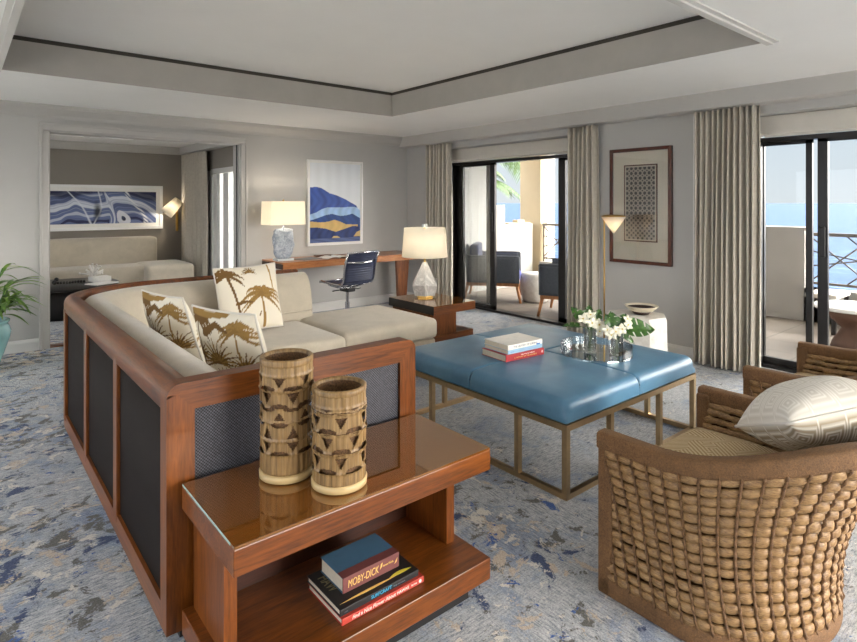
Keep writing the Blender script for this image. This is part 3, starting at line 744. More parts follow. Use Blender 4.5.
def faint(U, V):
    return zigzag(U, V)*.35+np.ones(U.shape+(3,))*S3(226, 222, 214)*.65  # print paled so the pillow's lit face carries its brightness in colour
def pillow(name, label, size, thick, mtx, front, back, cat='pillow', piping=True, group=None, N=84):
    sx, sy = size
    r = thing(name, mtx.translation, label, cat, group)
    ROOT[r] = Matrix.Translation(mtx.translation)
    U, V = np.meshgrid(np.linspace(0, 1, N+1), np.linspace(0, 1, N+1), indexing='ij')
    rg = random.Random(len(label)); wr = [(rg.uniform(2, 5), rg.uniform(2, 5), rg.uniform(0, 6)) for _ in range(3)]
    vs = []; fs = []; cols = []
    for sgn, fn in ((1, front), (-1, back)):
        base = len(vs)
        x = 2*U-1; y = 2*V-1
        dome = ((1-np.abs(x)**2.6)*(1-np.abs(y)**2.6)).clip(0)**.55
        wv = sum(.03*np.sin(a*x+b*y+c) for a, b, c in wr)
        z = sgn*thick/2*dome*(1+wv)
        pin = 1-.055*(1-np.abs(y)**2)   # sides drawn in between the corners
        pin2 = 1-.055*(1-np.abs(x)**2)
        X = x*sx/2*pin; Y = y*sy/2*pin2
        vs += list(zip(X.ravel(), Y.ravel(), z.ravel()))
        w = N+1
        for i in range(N):
            for j in range(N):
                q = (base+i*w+j, base+(i+1)*w+j, base+(i+1)*w+j+1, base+i*w+j+1); fs.append(q if sgn > 0 else q[::-1])
        cols.append(fn(U, V).reshape(-1, 3))
    cols = np.concatenate(cols); cols = np.concatenate([cols, np.ones((len(cols), 1))], 1)
    b = MB(); b.sm = True; b.add(vs, fs, True); b.xf(mtx); b.build('cover', 'painted_fabric', r, colors=cols)
    if piping:
        pts = []
        for k in range(4):
            for i in range(12):
                t = -1+2*i/12; x, y = [(t, -1), (1, t), (-t, 1), (-1, -t)][k]
                pts.append((x*sx/2*(1-.055*(1-y*y)), y*sy/2*(1-.055*(1-x*x)), 0))
        b = MB(); b.tube(pts, .006, 6, closed=True); b.xf(mtx); b.build('piping', 'white_linen', r)
    return r
def orient(loc, right, up):
    x = Vector(right).normalized(); y = Vector(up); y = (y-x*y.dot(x)).normalized(); z = x.cross(y)
    return Matrix(((x.x, y.x, z.x, loc[0]), (x.y, y.y, z.y, loc[1]), (x.z, y.z, z.z, loc[2]), (0, 0, 0, 1)))
pillow('throw_pillow', 'palm-print throw pillow against the long sofa back, farther of the leaning pair', (.47, .47), .17, orient((.99, 3.55, .765), (.22, -1, 0), (-.33, -.05, 1)), palm_back, palm_front, group='palm-print pillows')
pillow('throw_pillow', 'palm-print throw pillow nearest the tall carved vase, overlapping the one behind it', (.47, .47), .17, orient((1.09, 2.86, .76), (.34, -1, 0), (-.33, -.05, 1)), palm_back, palm_front, group='palm-print pillows')
pillow('throw_pillow', 'palm-print throw pillow facing the room with one large palm tree, under the adjoining-room window', (.52, .52), .16, orient((1.78, 4.36, .765), (1, .06, 0.02), (-.03, .26, 1)), palm_front, palm_back, group='palm-print pillows')

# ------------------------------------------------------------------ end tables (waterfall shape)
def front_table():
    x0, x1, y0, y1 = .582, 1.582, 1.532, 1.995; zt = .575
    r = thing('side_table', ((x0+x1)/2, (y0+y1)/2, 0), 'cherry wood side table with bronze glass top, in the foreground against the sofa end', 'side table', 'waterfall side tables')
    part(r, 'top', 'wood_x', lambda b: b.rbox(x0, y0, zt-.085, x1, y1, zt-.008, .003))
    g = part(r, 'glass_top', ['glass_top', 'glass_edge'], lambda b: (b.box(x0+.002, y0+.002, zt-.0078, x1-.002, y1-.002, zt), b.m(1).box(x0+.001, y0+.03, zt-.0075, x0+.0025, y1-.002, zt-.0005)))
    part(r, 'side_panel', 'wood_z', lambda b: b.box(x0+.035, y0+.17, .152, x0+.075, y1-.01, zt-.085))
    part(r, 'side_panel', 'wood_z', lambda b: b.box(x1-.075, y0+.17, .152, x1-.035, y1-.01, zt-.085))
    part(r, 'back_panel', 'dark_inside', lambda b: b.box(x0+.075, y1-.03, .152, x1-.075, y1-.01, zt-.085))
    part(r, 'shelf', 'wood_x', lambda b: b.rbox(x0, y0, .07, x1, y1, .152, .003))
    part(r, 'plinth', 'plinth', lambda b: b.box(x0+.07, y0+.05, 0, x1-.07, y1-.04, .07))
front_table()
def far_table():
    x0, x1, y0, y1 = 3.325, 3.85, 3.93, 4.62; zt = .575
    r = thing('side_table', ((x0+x1)/2, (y0+y1)/2, 0), 'cherry wood side table with glass top carrying the marble pyramid lamp, beyond the blue ottoman', 'side table', 'waterfall side tables')
    part(r, 'top', 'wood_x', lambda b: b.rbox(x0, y0, zt-.08, x1, y1, zt-.008, .003))
    part(r, 'glass_top', ['glass_top', 'plinth'], lambda b: (b.box(x0+.002, y0+.002, zt-.0078, x1-.002, y1-.002, zt), b.m(1).box(x0-.003, y0, zt-.078, x0-.0005, y1, zt-.001)))  # black sheet on the left edge stands in for its shade
    part(r, 'side_panel', 'wood_z', lambda b: b.box(x0+.02, y0+.035, .152, x1-.22, y0+.075, zt-.08))
    part(r, 'side_panel', 'wood_z', lambda b: b.box(x0+.02, y1-.075, .152, x1-.22, y1-.035, zt-.08))
    part(r, 'back_panel', 'wood_y', lambda b: b.box(x0+.0, y0+.075, .152, x0+.04, y1-.075, zt-.08))
    part(r, 'shelf', 'wood_x', lambda b: b.rbox(x0, y0+.03, .22, x1, y1-.03, .30, .003))
    part(r, 'plinth', 'plinth', lambda b: b.box(x0+.06, y0+.08, 0, x1-.08, y1-.08, .22))
far_table()

# ------------------------------------------------------------------ carved vases
def carved_vase(label, c, R, h, bands, seed, loff):
    r = thing('carved_vase', c, label, 'vase', 'carved bamboo-pattern vases')
    n = len(bands)-1
    def cut(u, v):
        z = v*h
        for k in range(n):
            a, b = bands[k]*h, bands[k+1]*h
            if not (a < z < b): continue
            t = (z-a)/(b-a); cells = 6
            ph = (u*cells+.5*(k//2 % 2)+loff) % 1
            x = (ph-.5)*2*PI*R/cells; y = (t-.5)*(b-a); hh = (b-a)/2
            if k % 2 == 0:   # triangles hanging from the band
                tt = (hh*.75-y)/(hh*1.3)
                if 0 < tt < 1 and abs(x) < (1-tt)*R*.24: return True
                x2 = ((ph % 1)-.0)*2*PI*R/cells if ph < .5 else (ph-1)*2*PI*R/cells
                if y < -hh*.45 and (x2/(R*.36))**2+((y+hh*.95)/(hh*.5))**2 < 1: return True
            else:
                tt = (y+hh*.75)/(hh*1.3)
                if 0 < tt < 1 and abs(x) < (1-tt)*R*.22: return True
                x2 = ph*2*PI*R/cells if ph < .5 else (ph-1)*2*PI*R/cells
                if y > hh*.45 and (x2/(R*.36))**2+((y-hh*.95)/(hh*.5))**2 < 1: return True
        return False
    rg = random.Random(seed)
    def rad(u, v):
        z = v; w = R*(1+.012*math.sin(v*9+seed))
        for bd in bands: w += .003*math.exp(-((z-bd)*h/.004)**2)
        w += (.0014*math.sin(u*2*PI*26) if .08 < v < .95 else 0)
        if v < .075: w -= .006
        if v > .955: w += .003
        return w
    b = MB(); b.grid(lambda u, v: (c[0]+rad(u, v)*math.cos(2*PI*u), c[1]+rad(u, v)*math.sin(2*PI*u), c[2]+.002+v*h), 150, 130, closed_u=True, skip=cut)
    b.build('body', 'ceramic', r, fixn=False)
    b = MB(); b.lathe([(R-.012, .01), (R-.012, h-.0)], c, 40); b.lathe([(0, .012), (R-.012, .012)], c, 40); b.build('lining', 'cord', r)
    b = MB(); b.lathe([(R-.013, h-.004), (R-.012, h+.004), (R-.004, h+.008), (R+.003, h+.004), (R+.003, h-.002)], c, 48); b.build('rim', 'ceramic', r)
    b = MB(); b.lathe([(0, 0), (R-.004, 0), (R+.004, .004), (R+.005, .022), (R-.002, .027), (R-.01, .027)], c, 48); b.build('foot', 'ceramic_plain', r)
    for bd in bands:
        pass
    return r
carved_vase('taller carved bamboo-pattern ceramic vase on the foreground glass table', (.884, 1.836, .577), .088, .405, [.24, .35, .50, .505, .62, .76, .77, .88], 1, .2)
carved_vase('shorter carved bamboo-pattern ceramic vase on the foreground glass table, with pierced lens shapes', (.990, 1.661, .577), .088, .325, [.20, .38, .40, .58, .60, .78, .80, .90][0:7]+[.84], 2, .45)

# ------------------------------------------------------------------ books
def book(label, loc, rotz, L, W, T, cover, group, spine_label=(), top=(), boards=.0025, spine_mat=None, page_inset=.004):
    """L along local x (spine length), W along y; the spine faces local -y"""
    r = thing('book', loc, label, 'book', group, rotz)
    k = dict(local=True)
    b = MB(); b.rbox(-L/2, -W/2+.002, T-boards, L/2, W/2, T, .0008); b.rbox(-L/2, -W/2+.002, 0, L/2, W/2, boards, .0008)
    b.build('cover', cover, r, **k)
    b = MB(); b.rbox(-L/2, -W/2, 0, L/2, -W/2+.006, T, .002); b.build('spine', spine_mat or cover, r, **k)
    b = MB(); b.box(-L/2+page_inset, -W/2+.004, boards, L/2-page_inset, W/2-page_inset, T-boards); b.build('pages', 'paper', r, **k)
    R = ROOT[r].to_3x3()
    ex = R @ Vector((1, 0, 0)); ey = R @ Vector((0, 1, 0))
    for s, x, z, size, mw, mt, sh in spine_label:
        p = ROOT[r] @ Vector((x, -W/2-.0006, z)); text('title', s, mt, r, p, ex, (0, 0, 1), size, maxw=mw, shear=sh)
    for s, x, y, size, mw, mt, ang_ in top:
        p = ROOT[r] @ Vector((x, y, T+.0004)); a = Matrix.Rotation(ang_, 3, 'Z'); text('cover_lettering', s, mt, r, p, a @ ex, a @ ey, size, maxw=mw)
    return r
SH = .153
GB = 'books on the shelf of the foreground table'
BR = .0
bx, by = 1.02, 1.72
bk = book('wide thin red-spined book at the bottom of the shelf stack', (1.125, 1.70, SH), BR, .34, .23, .022, 'red_cover', GB,
     [('Find a Nice Flower About', -.045, .011, .017, .175, 'ink_white', .25), ('HAWAII', .075, .011, .014, .05, 'ink_white', 0), ('Tales & Stories', .124, .011, .008, .026, 'ink_white', .2)])
part(bk, 'emblem', 'ink_white', lambda b: b.cyl((.152, -.1150, .011), (.152, -.1158, .011), .006, n=16), local=True)
bk = book('black-covered book with cyan spine lettering in the middle of the shelf stack', (1.118, 1.71, SH+.022), BR, .325, .225, .022, 'black_cover', GB,
     [('SURFCRAFT', .0, .011, .016, .085, 'ink_cyan', 0), ('design and culture', .075, .0105, .008, .05, 'ink_grey', 0), ('mit', -.14, .010, .007, .012, 'ink_grey', 0)],
     [('HAW', -.125, .03, .06, .09, 'ink_olive', -PI/2)])
part(bk, 'surfboard_picture', 'ink_gold', lambda b: b.prism([(-.15+.24*i/20, -.088+.006*math.sin(PI*i/20)) for i in range(21)]+[(.09-.24*i/20, -.088-.004*math.sin(PI*i/20)) for i in range(1, 20)], 'Z', .0222, .0228), local=True)
part(bk, 'surfboard_picture', 'ink_yellow', lambda b: b.prism([(.05+.10*i/20, -.085+.012*math.sin(PI*i/20)) for i in range(21)]+[(.15-.10*i/20, -.085-.004*math.sin(PI*i/20)) for i in range(1, 20)], 'Z', .0222, .0228), local=True)
bk = book('thick blue cloth book with maroon spine and gold MOBY-DICK lettering', (1.12, 1.735, SH+.044), BR, .235, .155, .052, 'navy_cloth', GB,
     [('MOBY-DICK', -.036, .025, .036, .125, 'ink_gold', 0.12), ('Herman Melville', .068, .030, .010, .046, 'ink_gold', 0.1)], spine_mat='maroon')
part(bk, 'spine_wrap', 'maroon', lambda b: b.box(-.1176, -.0776, .0515, .1176, -.04, .0528), local=True)
part(bk, 'spine_emblem', 'ink_gold', lambda b: b.prism([(.096, .018), (.106, .022), (.109, .036), (.101, .026)], 'Y', -.0786, -.0779), local=True)
part(bk, 'whale_mark', 'ink_gold', lambda b: b.prism([(.037, .040), (.044, .043), (.041, .030), (.033, .022)], 'Y', -.0786, -.0779), local=True)
# ------------------------------------------------------------------ ottoman
OX0, OX1, OY0, OY1 = 2.385, 3.785, 1.775, 3.20
def ottoman():
    r = thing('ottoman', ((OX0+OX1)/2, (OY0+OY1)/2, 0), 'large square blue leather ottoman on a champagne metal frame in the middle of the room', 'ottoman')
    w = .03; zf = .382
    def rails(b, z0, z1):
        b.box(OX0, OY0, z0, OX1, OY0+w, z1); b.box(OX0, OY1-w, z0, OX1, OY1, z1)
        b.box(OX0, OY0+w, z0, OX0+w, OY1-w, z1); b.box(OX1-w, OY0+w, z0, OX1, OY1-w, z1)
    part(r, 'top_rail', 'brass', lambda b: rails(b, zf-.032, zf))
    part(r, 'bottom_rail', 'brass', lambda b: rails(b, 0, .028))
    part(r, 'deck', 'plinth', lambda b: b.box(OX0+w, OY0+w, zf-.02, OX1-w, OY1-w, zf))
    xs = [OX0, 2.785, 3.318, OX1-w]; ys = [OY0, 2.098, 2.838, OY1-w]
    pos = {(x, y) for x in xs for y in (OY0, OY1-w)} | {(x, y) for x in (OX0, OX1-w) for y in ys}
    for x, y in sorted(pos): part(r, 'leg', 'brass', lambda b: b.box(x, y, .028, x+w, y+w, zf-.032))
    mx, my = (OX0+OX1)/2, (OY0+OY1)/2
    def pad(b, qx, qy):
        r_ = .055; z0, z1 = zf+.001, .500
        k = 5; e = [r_*(1-math.cos(i/k*PI/2)) for i in range(k+1)]
        def ax(lo, hi, mid, q):
            pts = [lo+d for d in e]+[lo+r_+(mid-lo-r_)*i/7 for i in range(1, 7)]+[mid-.022, mid-.014, mid-.008, mid-.004, mid-.001]
            return pts if q == 0 else [lo+hi-p for p in reversed(pts)]
        X = ax(OX0, OX1, mx, qx); Y = ax(OY0, OY1, my, qy); Z = [z0+d for d in [r_*.3*(1-math.cos(i/3*PI/2)) for i in range(4)]]+[z0+.03, z0+.05]+[z1-d for d in reversed(e)]
        h = (OX1-OX0)/2
        def P(x, y, z):
            top = z > z0+.045
            rr = r_ if top else r_*.3
            p = Vector((x, y, z)); q = Vector((min(max(x, OX0+rr), OX1-rr), min(max(y, OY0+rr), OY1-rr), min(max(z, z0+r_*.3), z1-r_)))
            d = p-q
            if d.length > 1e-9:
                w_ = r_ if p.z > z1-r_ else (r_ if top else rr)
                m_ = max(abs(d.x), abs(d.y), abs(d.z)); p = q+d.normalized()*min(w_, m_ if m_ < rr*.3 else w_) if z >= z1-r_ or z <= z0+r_*.3 or (abs(d.x) > 1e-9 and abs(d.y) > 1e-9) else p
            ux, uy = (p.x-mx)/h, (p.y-my)/h
            if top: p.z += .012*(1-ux**4)*(1-uy**4)
            g = .007*(math.exp(-((x-mx)/.007)**2)+math.exp(-((y-my)/.007)**2))
            if top: p.z -= g
            if abs(x-OX0) < .02: p.x += g
            if abs(x-OX1) < .02: p.x -= g
            if abs(y-OY0) < .02: p.y += g
            if abs(y-OY1) < .02: p.y -= g
            return p
        nx, ny, nz = len(X), len(Y), len(Z)
        def sheet(n1, n2, fn):
            b.grid(lambda u, v: fn(round(u*n1), round(v*n2)), n1, n2)
        sheet(nx-1, ny-1, lambda i, j: P(X[i], Y[j], Z[-1]))
        xe = 0 if qx == 0 else nx-1; ye = 0 if qy == 0 else ny-1
        sheet(nx-1, nz-1, lambda i, j: P(X[i], Y[ye], Z[j]))
        sheet(ny-1, nz-1, lambda i, j: P(X[xe], Y[i], Z[j]))
        xm, ym = (-1 if qx == 0 else 0), (-1 if qy == 0 else 0)
        sheet(nx-1, nz-1, lambda i, j: P(X[i], Y[ym], Z[j])); sheet(ny-1, nz-1, lambda i, j: P(X[xm], Y[i], Z[j]))
        sheet(nx-1, ny-1, lambda i, j: P(X[i], Y[j], Z[0]))
    for qx in (0, 1):
        for qy in (0, 1): part(r, 'cushion', 'leather', lambda b: pad(b, qx, qy))
ottoman()
ZO = .5125
GO = 'books on the blue ottoman'
def wbook(l, x, y, rz, z, L, W, T, c, **k): return book(l, (x, y, z), rz, L, W, T, c, GO, **k)
bxo, byo = 2.845, 2.545
book('thick red book at the bottom of the stack on the blue ottoman', (bxo-.005, byo, ZO), -.08, .34, .235, .042, 'red_cloth', GO,
     [('A HISTORY OF THE ISLANDS', .0, .016, .014, .2, 'ink_gold', 0), ('big wave riders', .02, .031, .010, .12, 'ink_white', 0), ('8', .152, .022, .022, .012, 'ink_white', 0)])
book('pale blue book in the middle of the stack on the blue ottoman', (bxo+.006, byo+.006, ZO+.042), -.06, .315, .225, .026, 'pale_blue_cover', GO, [('~', -.12, .013, .03, .03, 'ink_blue', 0)])
bk = book('white book on top of the stack on the blue ottoman', (bxo+.006, byo+.006, ZO+.068), -.06, .315, .225, .032, 'white_cover', GO, [('THE HISTORY OF SURFING', 0, .015, .017, .22, 'ink_grey', 0)])
part(bk, 'spine_badge', 'ink_blue', lambda b: b.box(.10, -.1131, .001, .135, -.1126, .010), local=True)

# ------------------------------------------------------------------ tray with flower vases
TC = (3.287, 2.207)
def tray():
    r = thing('tray', (TC[0], TC[1], ZO), 'round clear acrylic tray with mirrored base holding the two flower vases', 'tray')
    R = .232
    part(r, 'base', 'mirror', lambda b: b.lathe([(0, .0), (R-.006, 0), (R-.006, .008), (0, .008)], (TC[0], TC[1], ZO), 56, smooth=False))
    part(r, 'rim', 'acrylic', lambda b: b.lathe([(R-.005, 0), (R, 0), (R, .062), (R-.005, .062), (R-.005, 0)], (TC[0], TC[1], ZO), 56, smooth=False))
tray()
def gvase(x, y, R, h, label):
    z = ZO+.009
    r = thing('glass_vase', (x, y, z), label, 'vase', 'clear glass cylinder vases')
    part(r, 'cylinder', 'vase_glass', lambda b: b.lathe([(0, 0), (R, 0), (R, h), (R-.004, h), (R-.004, .012), (0, .012)], (x, y, z), 32))
    part(r, 'water', 'water', lambda b: b.lathe([(0, .0125), (R-.005, .0125), (R-.005, h*.55), (0, h*.55)], (x, y, z), 28))
V1 = (3.262, 2.238); V2 = (3.340, 2.085)
gvase(*V1, .043, .155, 'left clear glass cylinder vase on the round tray, behind the stack of ottoman books')
gvase(*V2, .043, .14, 'right clear glass cylinder vase on the round tray, holding the broad split leaf')
def petal(b, c, d, n, L, W, cup=.25):
    d = Vector(d).normalized(); n = Vector(n); n = (n-d*n.dot(d)).normalized(); s = d.cross(n)
    def f(u, v):
        w = W*math.sin(PI*min(1, .08+.92*u))**.7*(1-.3*u)
        return Vector(c)+d*L*u+s*w*(v-.5)*2+n*(cup*L*u*u*.6-.25*W*(2*v-1)**2)
    b.grid(f, 6, 4)
def blossom(parent, c, nrm, size, seed):
    rg = random.Random(seed); n = Vector(nrm).normalized(); a = n.orthogonal().normalized(); bb = n.cross(a)
    b = MB()
    for k in range(5):
        t = 2*PI*k/5+rg.uniform(-.15, .15); petal(b, c, a*math.cos(t)+bb*math.sin(t)+n*.15, n, size*1.25*rg.uniform(.85, 1.1), size*1.25*(.46 if k % 2 else .34))
    f = b.build('blossom', 'petal', parent, solid=.0012)
    b = MB(); b.sphere(Vector(c)+n*size*.14, size*.17, 8, 6); b.build('blossom_core', 'petal_core', f)
def monstera(parent, c, d, n, L, W, seed, slots=4):
    d = Vector(d).normalized(); n = Vector(n); n = (n-d*n.dot(d)).normalized(); s = d.cross(n); b = MB()
    def f(u, v):
        x = 2*v-1
        w = W*(math.sin(PI*(.1+.9*u)**.75))**.8
        return Vector(c)+d*L*(u+.10*abs(x)*(u-.5))+s*w*x+n*(-.35*L*u*u+.25*W*abs(x)**1.5)
    def sk(u, v):
        x = abs(2*v-1); k = (u*slots) % 1
        return x > .42 and k > .80 and .15 < u < .95
    b.grid(f, 40, 26, skip=sk)
    return b.build('leaf', 'dark_leaf', parent, solid=.0012)
def bouquet(label, x, y, h, seed, blossoms, leaves):
    z = ZO+.022
    r = thing('flower_bouquet', (x, y, z), label, 'flowers', 'orchid bouquets')
    rg = random.Random(seed)
    top = Vector((x, y, z+h))
    for k in range(7):
        a = rg.uniform(0, 2*PI); q = rg.uniform(.004, .026); e = rg.uniform(.01, .03); a2 = a+PI*.8
        b = MB(); b.tube([(x+q*math.cos(a2), y+q*math.sin(a2), z+.004), (x+.3*q*math.cos(a), y+.3*q*math.sin(a), z+h*.5), (x+e*math.cos(a), y+e*math.sin(a), z+h*1.05)], .0028, 6)
        b.build('stem', 'stem', r)
    for dx, dy, dz, nx, ny, nz, s in blossoms:
        b = MB(); b.tube([(x, y, z+h*.9), (x+dx*.6, y+dy*.6, z+h+dz*.5), (x+dx, y+dy, z+h+dz)], .002, 5); b.build('stem', 'stem', r)
        blossom(r, (x+dx, y+dy, z+h+dz), (nx, ny, nz), s, rg.random())
    for dx, dy, dz, d, n, L, W, sl in leaves:
        b = MB(); b.tube([(x, y, z+h*.6), (x+dx*.5, y+dy*.5, z+h+dz*.6), (x+dx, y+dy, z+h+dz)], .0025, 5); b.build('stem', 'stem', r)
        monstera(r, (x+dx, y+dy, z+h+dz), d, n, L, W, seed, sl)
# image-right direction is about (.77,-.64), toward the viewer about (-.64,-.77)
bouquet('white orchid bouquet with dark leaves in the left glass vase', *V1, .135, 4,
    [(-.02, -.03, .05, -.6, -.7, .4, .036), (.03, -.05, .035, -.4, -.8, .4, .038), (-.055, .015, .075, -.7, -.4, .6, .036), (.05, -.02, .06, -.1, -.8, .6, .034), (-.01, -.01, .10, -.5, -.5, .8, .032), (.065, -.075, .02, -.3, -.9, .2, .034), (.02, -.06, -.005, -.5, -.8, .1, .03)],
    [(-.03, .03, .06, (-.5, .55, .9), (-.6, -.6, .4), .11, .038, 3), (.0, .02, .07, (.2, -.1, 1), (-.7, -.7, .2), .085, .04, 3), (-.05, .05, .02, (-.75, .65, .25), (-.3, -.3, 1), .10, .03, 3), (.04, -.01, .06, (.5, -.3, .9), (-.6, -.7, .3), .08, .035, 3)])
bouquet('white orchid bouquet with one broad split leaf in the right glass vase', *V2, .12, 5,
    [(.01, -.03, .035, -.6, -.7, .4, .034), (-.03, -.01, .02, -.7, -.6, .2, .036), (.05, -.05, .06, -.3, -.8, .5, .032), (.06, -.04, .095, -.3, -.6, .7, .028), (-.05, .01, .0, -.7, -.6, .1, .034), (-.065, .03, .03, -.7, -.5, .4, .03)],
    [(.05, -.03, .03, (.8, -.62, .12), (-.55, -.5, .75), .20, .075, 4), (.03, -.03, -.01, (.75, -.65, -.5), (-.5, -.5, .6), .09, .025, 2), (.0, .02, .05, (-.1, .2, 1), (-.7, -.7, .1), .09, .045, 3), (-.02, .03, .05, (-.3, .2, .9), (-.6, -.7, .3), .08, .04, 3), (.02, -.0, .04, (.45, -.3, .9), (-.6, -.7, .4), .10, .045, 3)])

# ------------------------------------------------------------------ stone stump, bowl, floor lamp
SX, SY = 4.527, 2.638
def stump():
    r = thing('stone_side_table', (SX, SY, 0), 'white faceted stone drum side table carrying the shallow bowl, behind the ottoman', 'side table')
    n = 8; R = .262
    prof = [(R*.90, 0), (R*.97, .02), (R*1.0, .28), (R*.98, .53), (R*.93, .555), (0, .557)]
    b = MB(); b.lathe(prof, (0, 0, 0), n, smooth=False); b.xf(Matrix.Translation((SX, SY, 0)) @ Matrix.Rotation(.15, 4, 'Z')); b.build('drum', 'white_stone', r)
stump()
def bowl():
    c = (SX+.02, SY-.035, .559)
    r = thing('bowl', c, 'shallow cream bowl with dark inside on the white stone drum', 'bowl')
    part(r, 'shell', 'bowl', lambda b: b.lathe([(0, .012), (.05, .012), (.10, .035), (.135, .066), (.140, .072), (.136, .074), (.128, .072), (.112, .060)], c, 40))
    part(r, 'inside', 'grey_bowl', lambda b: b.lathe([(.112, .060), (.09, .044), (.045, .024), (0, .022)], c, 40))
    part(r, 'foot', 'grey_bowl', lambda b: b.lathe([(0, 0), (.06, 0), (.085, .03), (.05, .012), (0, .012)], c, 32))
bowl()
def floor_lamp():
    x, y = 5.10, 3.33
    r = thing('floor_lamp', (x, y, 0), 'slim brass floor lamp with white cone shade, between the curtain and the framed lattice print', 'lamp')
    part(r, 'base', 'gold', lambda b: b.lathe([(0, 0), (.12, 0), (.12, .018), (.02, .024), (0, .024)], (x, y, 0), 32))
    part(r, 'pole', 'gold', lambda b: b.tube([(x, y, .02), (x, y, .7), (x, y, 1.36), (x+.01, y-.03, 1.385), (x+.012, y-.07, 1.385)], .0085, 10))
    h = (x+.02, y-.095, 1.21)
    part(r, 'cone_shade', 'shade', lambda b: b.lathe([(.004, 0), (.118, .165)], h, 32), solid=.003)
    part(r, 'brass_lid', 'gold', lambda b: b.lathe([(0, .186), (.085, .186), (.122, .172), (.122, .166), (.08, .17), (0, .17)], h, 32))
    part(r, 'bulb', 'bulb', lambda b: b.sphere((h[0], h[1], h[2]+.10), .022, 10, 8))
    return h
HL = floor_lamp()
def amber_box():
    part(None, 'amber_vessel', 'amber', lambda b: b.lathe([(0, 0), (.055, 0), (.06, .01), (.06, .39), (.055, .40), (.05, .40), (.05, .36), (0, .36)], (5.02, 3.12, 0), 24), label='amber cylinder standing behind the flowers, at the foot of the brass floor lamp', cat='vessel')
amber_box()

# ------------------------------------------------------------------ framed pictures
def mountains(U, V):
    rgb = np.ones(U.shape+(3,))*S3(228, 232, 236)
    rgb = rgb*(1+.03*np.sin(U*31)*V)[..., None]
    def layer(pts, col, v=.06):
        h = np.interp(U, [p[0] for p in pts], [p[1] for p in pts])
        m = V < h
        n = 1+v*np.sin(U*47+3*np.sin(V*21))+v*np.sin(U*23+V*9)
        rgb[m] = (np.ones(U.shape+(3,))*S3(*col)*n[..., None])[m]
    layer([(0, .69), (.12, .70), (.22, .685), (.38, .62), (.52, .595), (.68, .55), (.82, .50), (.92, .465), (.96, .42), (1, .38)], (56, 84, 160), .14)
    layer([(0, .355), (.12, .38), (.22, .42), (.35, .445), (.6, .44), (.85, .45), (.93, .44), (1, .40)], (160, 194, 232), .08)
    layer([(0, .28), (.15, .31), (.3, .345), (.42, .36), (.6, .33), (.72, .34), (.84, .36), (1, .30)], (34, 70, 134), .1)
    layer([(0, .27), (.2, .255), (.35, .262), (.47, .285), (.58, .262), (.7, .225), (.95, .215), (.955, .19)], (212, 178, 112), .05)
    layer([(0, .195), (.15, .19), (.3, .175), (.5, .13), (.68, .165), (.85, .20), (1, .19)], (36, 56, 112), .16)
    rgb[(V < np.interp(U, [.36, .45, .52, .58, .6], [0, .075, .08, .06, 0])) & (V > .052)] = S3(206, 176, 116)
    rgb[(V < np.interp(U, [.86, .93, 1], [.06, .12, .14])) & (V > .06) & (U > .86)] = S3(206, 176, 116)
    m = V < .052; n = (.9+.5*np.abs(np.sin(U*9+V*60)))
    rgb[m] = (np.ones(U.shape+(3,))*S3(74, 88, 130)*n[..., None])[m]
    return rgb
def agate(U, V):
    x = U*4.6; y = V
    wx = x+.16*np.sin(3.1*y+1.3*x)+.03*np.sin(7*x+5*y); wy = y+.10*np.sin(1.6*x+.6)+.018*np.sin(6*x-4*y)+.010*np.sin(15*x+9*y)
    def rings(cx, cy, k, ph): return np.hypot(wx-cx, (wy-cy)*1.25)*k+ph
    d1 = rings(1.35, 1.75, 1, 0); d2 = rings(2.55, 1.3, 1.2, .3); d3 = rings(3.75, -.25, 1.1, .2)
    w1 = np.clip((2.05-wx)*4, 0, 1); w3 = np.clip((wx-2.95)*4, 0, 1); w2 = (1-w1)*(1-w3)
    d = d1*w1+d2*w2+d3*w3
    f = .8*np.sin(d*13)+.4*np.sin(d*34+2)+.25*np.sin(d*80)+.7*np.sin(d*4.2+1)
    c0, c1, c2 = S3(22, 30, 74), S3(104, 118, 160), S3(222, 227, 236)
    t = np.clip((f+1.7)/3.3, 0, 1)[..., None]
    rgb = np.where(t < .5, c0+(c1-c0)*t*2, c1+(c2-c1)*(t-.5)*2)
    top = np.clip((wy-.80-.10*np.sin(x*2.3))*9, 0, 1)[..., None]*.85
    rgb = rgb*(1-top)+S3(20, 24, 62)*top
    for x0, x1, wd in ((1.75, 2.45, .022), (2.85, 2.62, .018), (1.2, 1.42, .014)):   # pale veins
        dist = np.abs(wx-(x0+(x1-x0)*(1-wy)))
        v = np.clip(1-dist/(wd*2.2), 0, 1)[..., None]*.9; rgb = rgb*(1-v)+S3(228, 232, 240)*v
    e = np.clip(1.3-np.hypot((wx-2.62)/.10, (wy-.28)/.30), 0, .9)[..., None]; rgb = rgb*(1-e)+S3(22, 28, 34)*e
    o = np.hypot((wx-3.42)/.26, (wy-.16)/.24)
    for lo, hi, cc in ((0, .32, S3(40, 46, 66)), (.32, .95, S3(230, 232, 238))):
        m = (o > lo) & (o < hi); rgb[m] = rgb[m]*.2+cc*.8
    r = np.abs(wx-(3.98+.20*np.sin(wy*4.2+.4)))
    v = np.clip(1.6-r/.07, 0, 1)[..., None]*(.5+.5*np.sin(wy*46+wx*30) > .35)[..., None]*.85; rgb = rgb*(1-v)+S3(236, 237, 240)*v
    return rgb
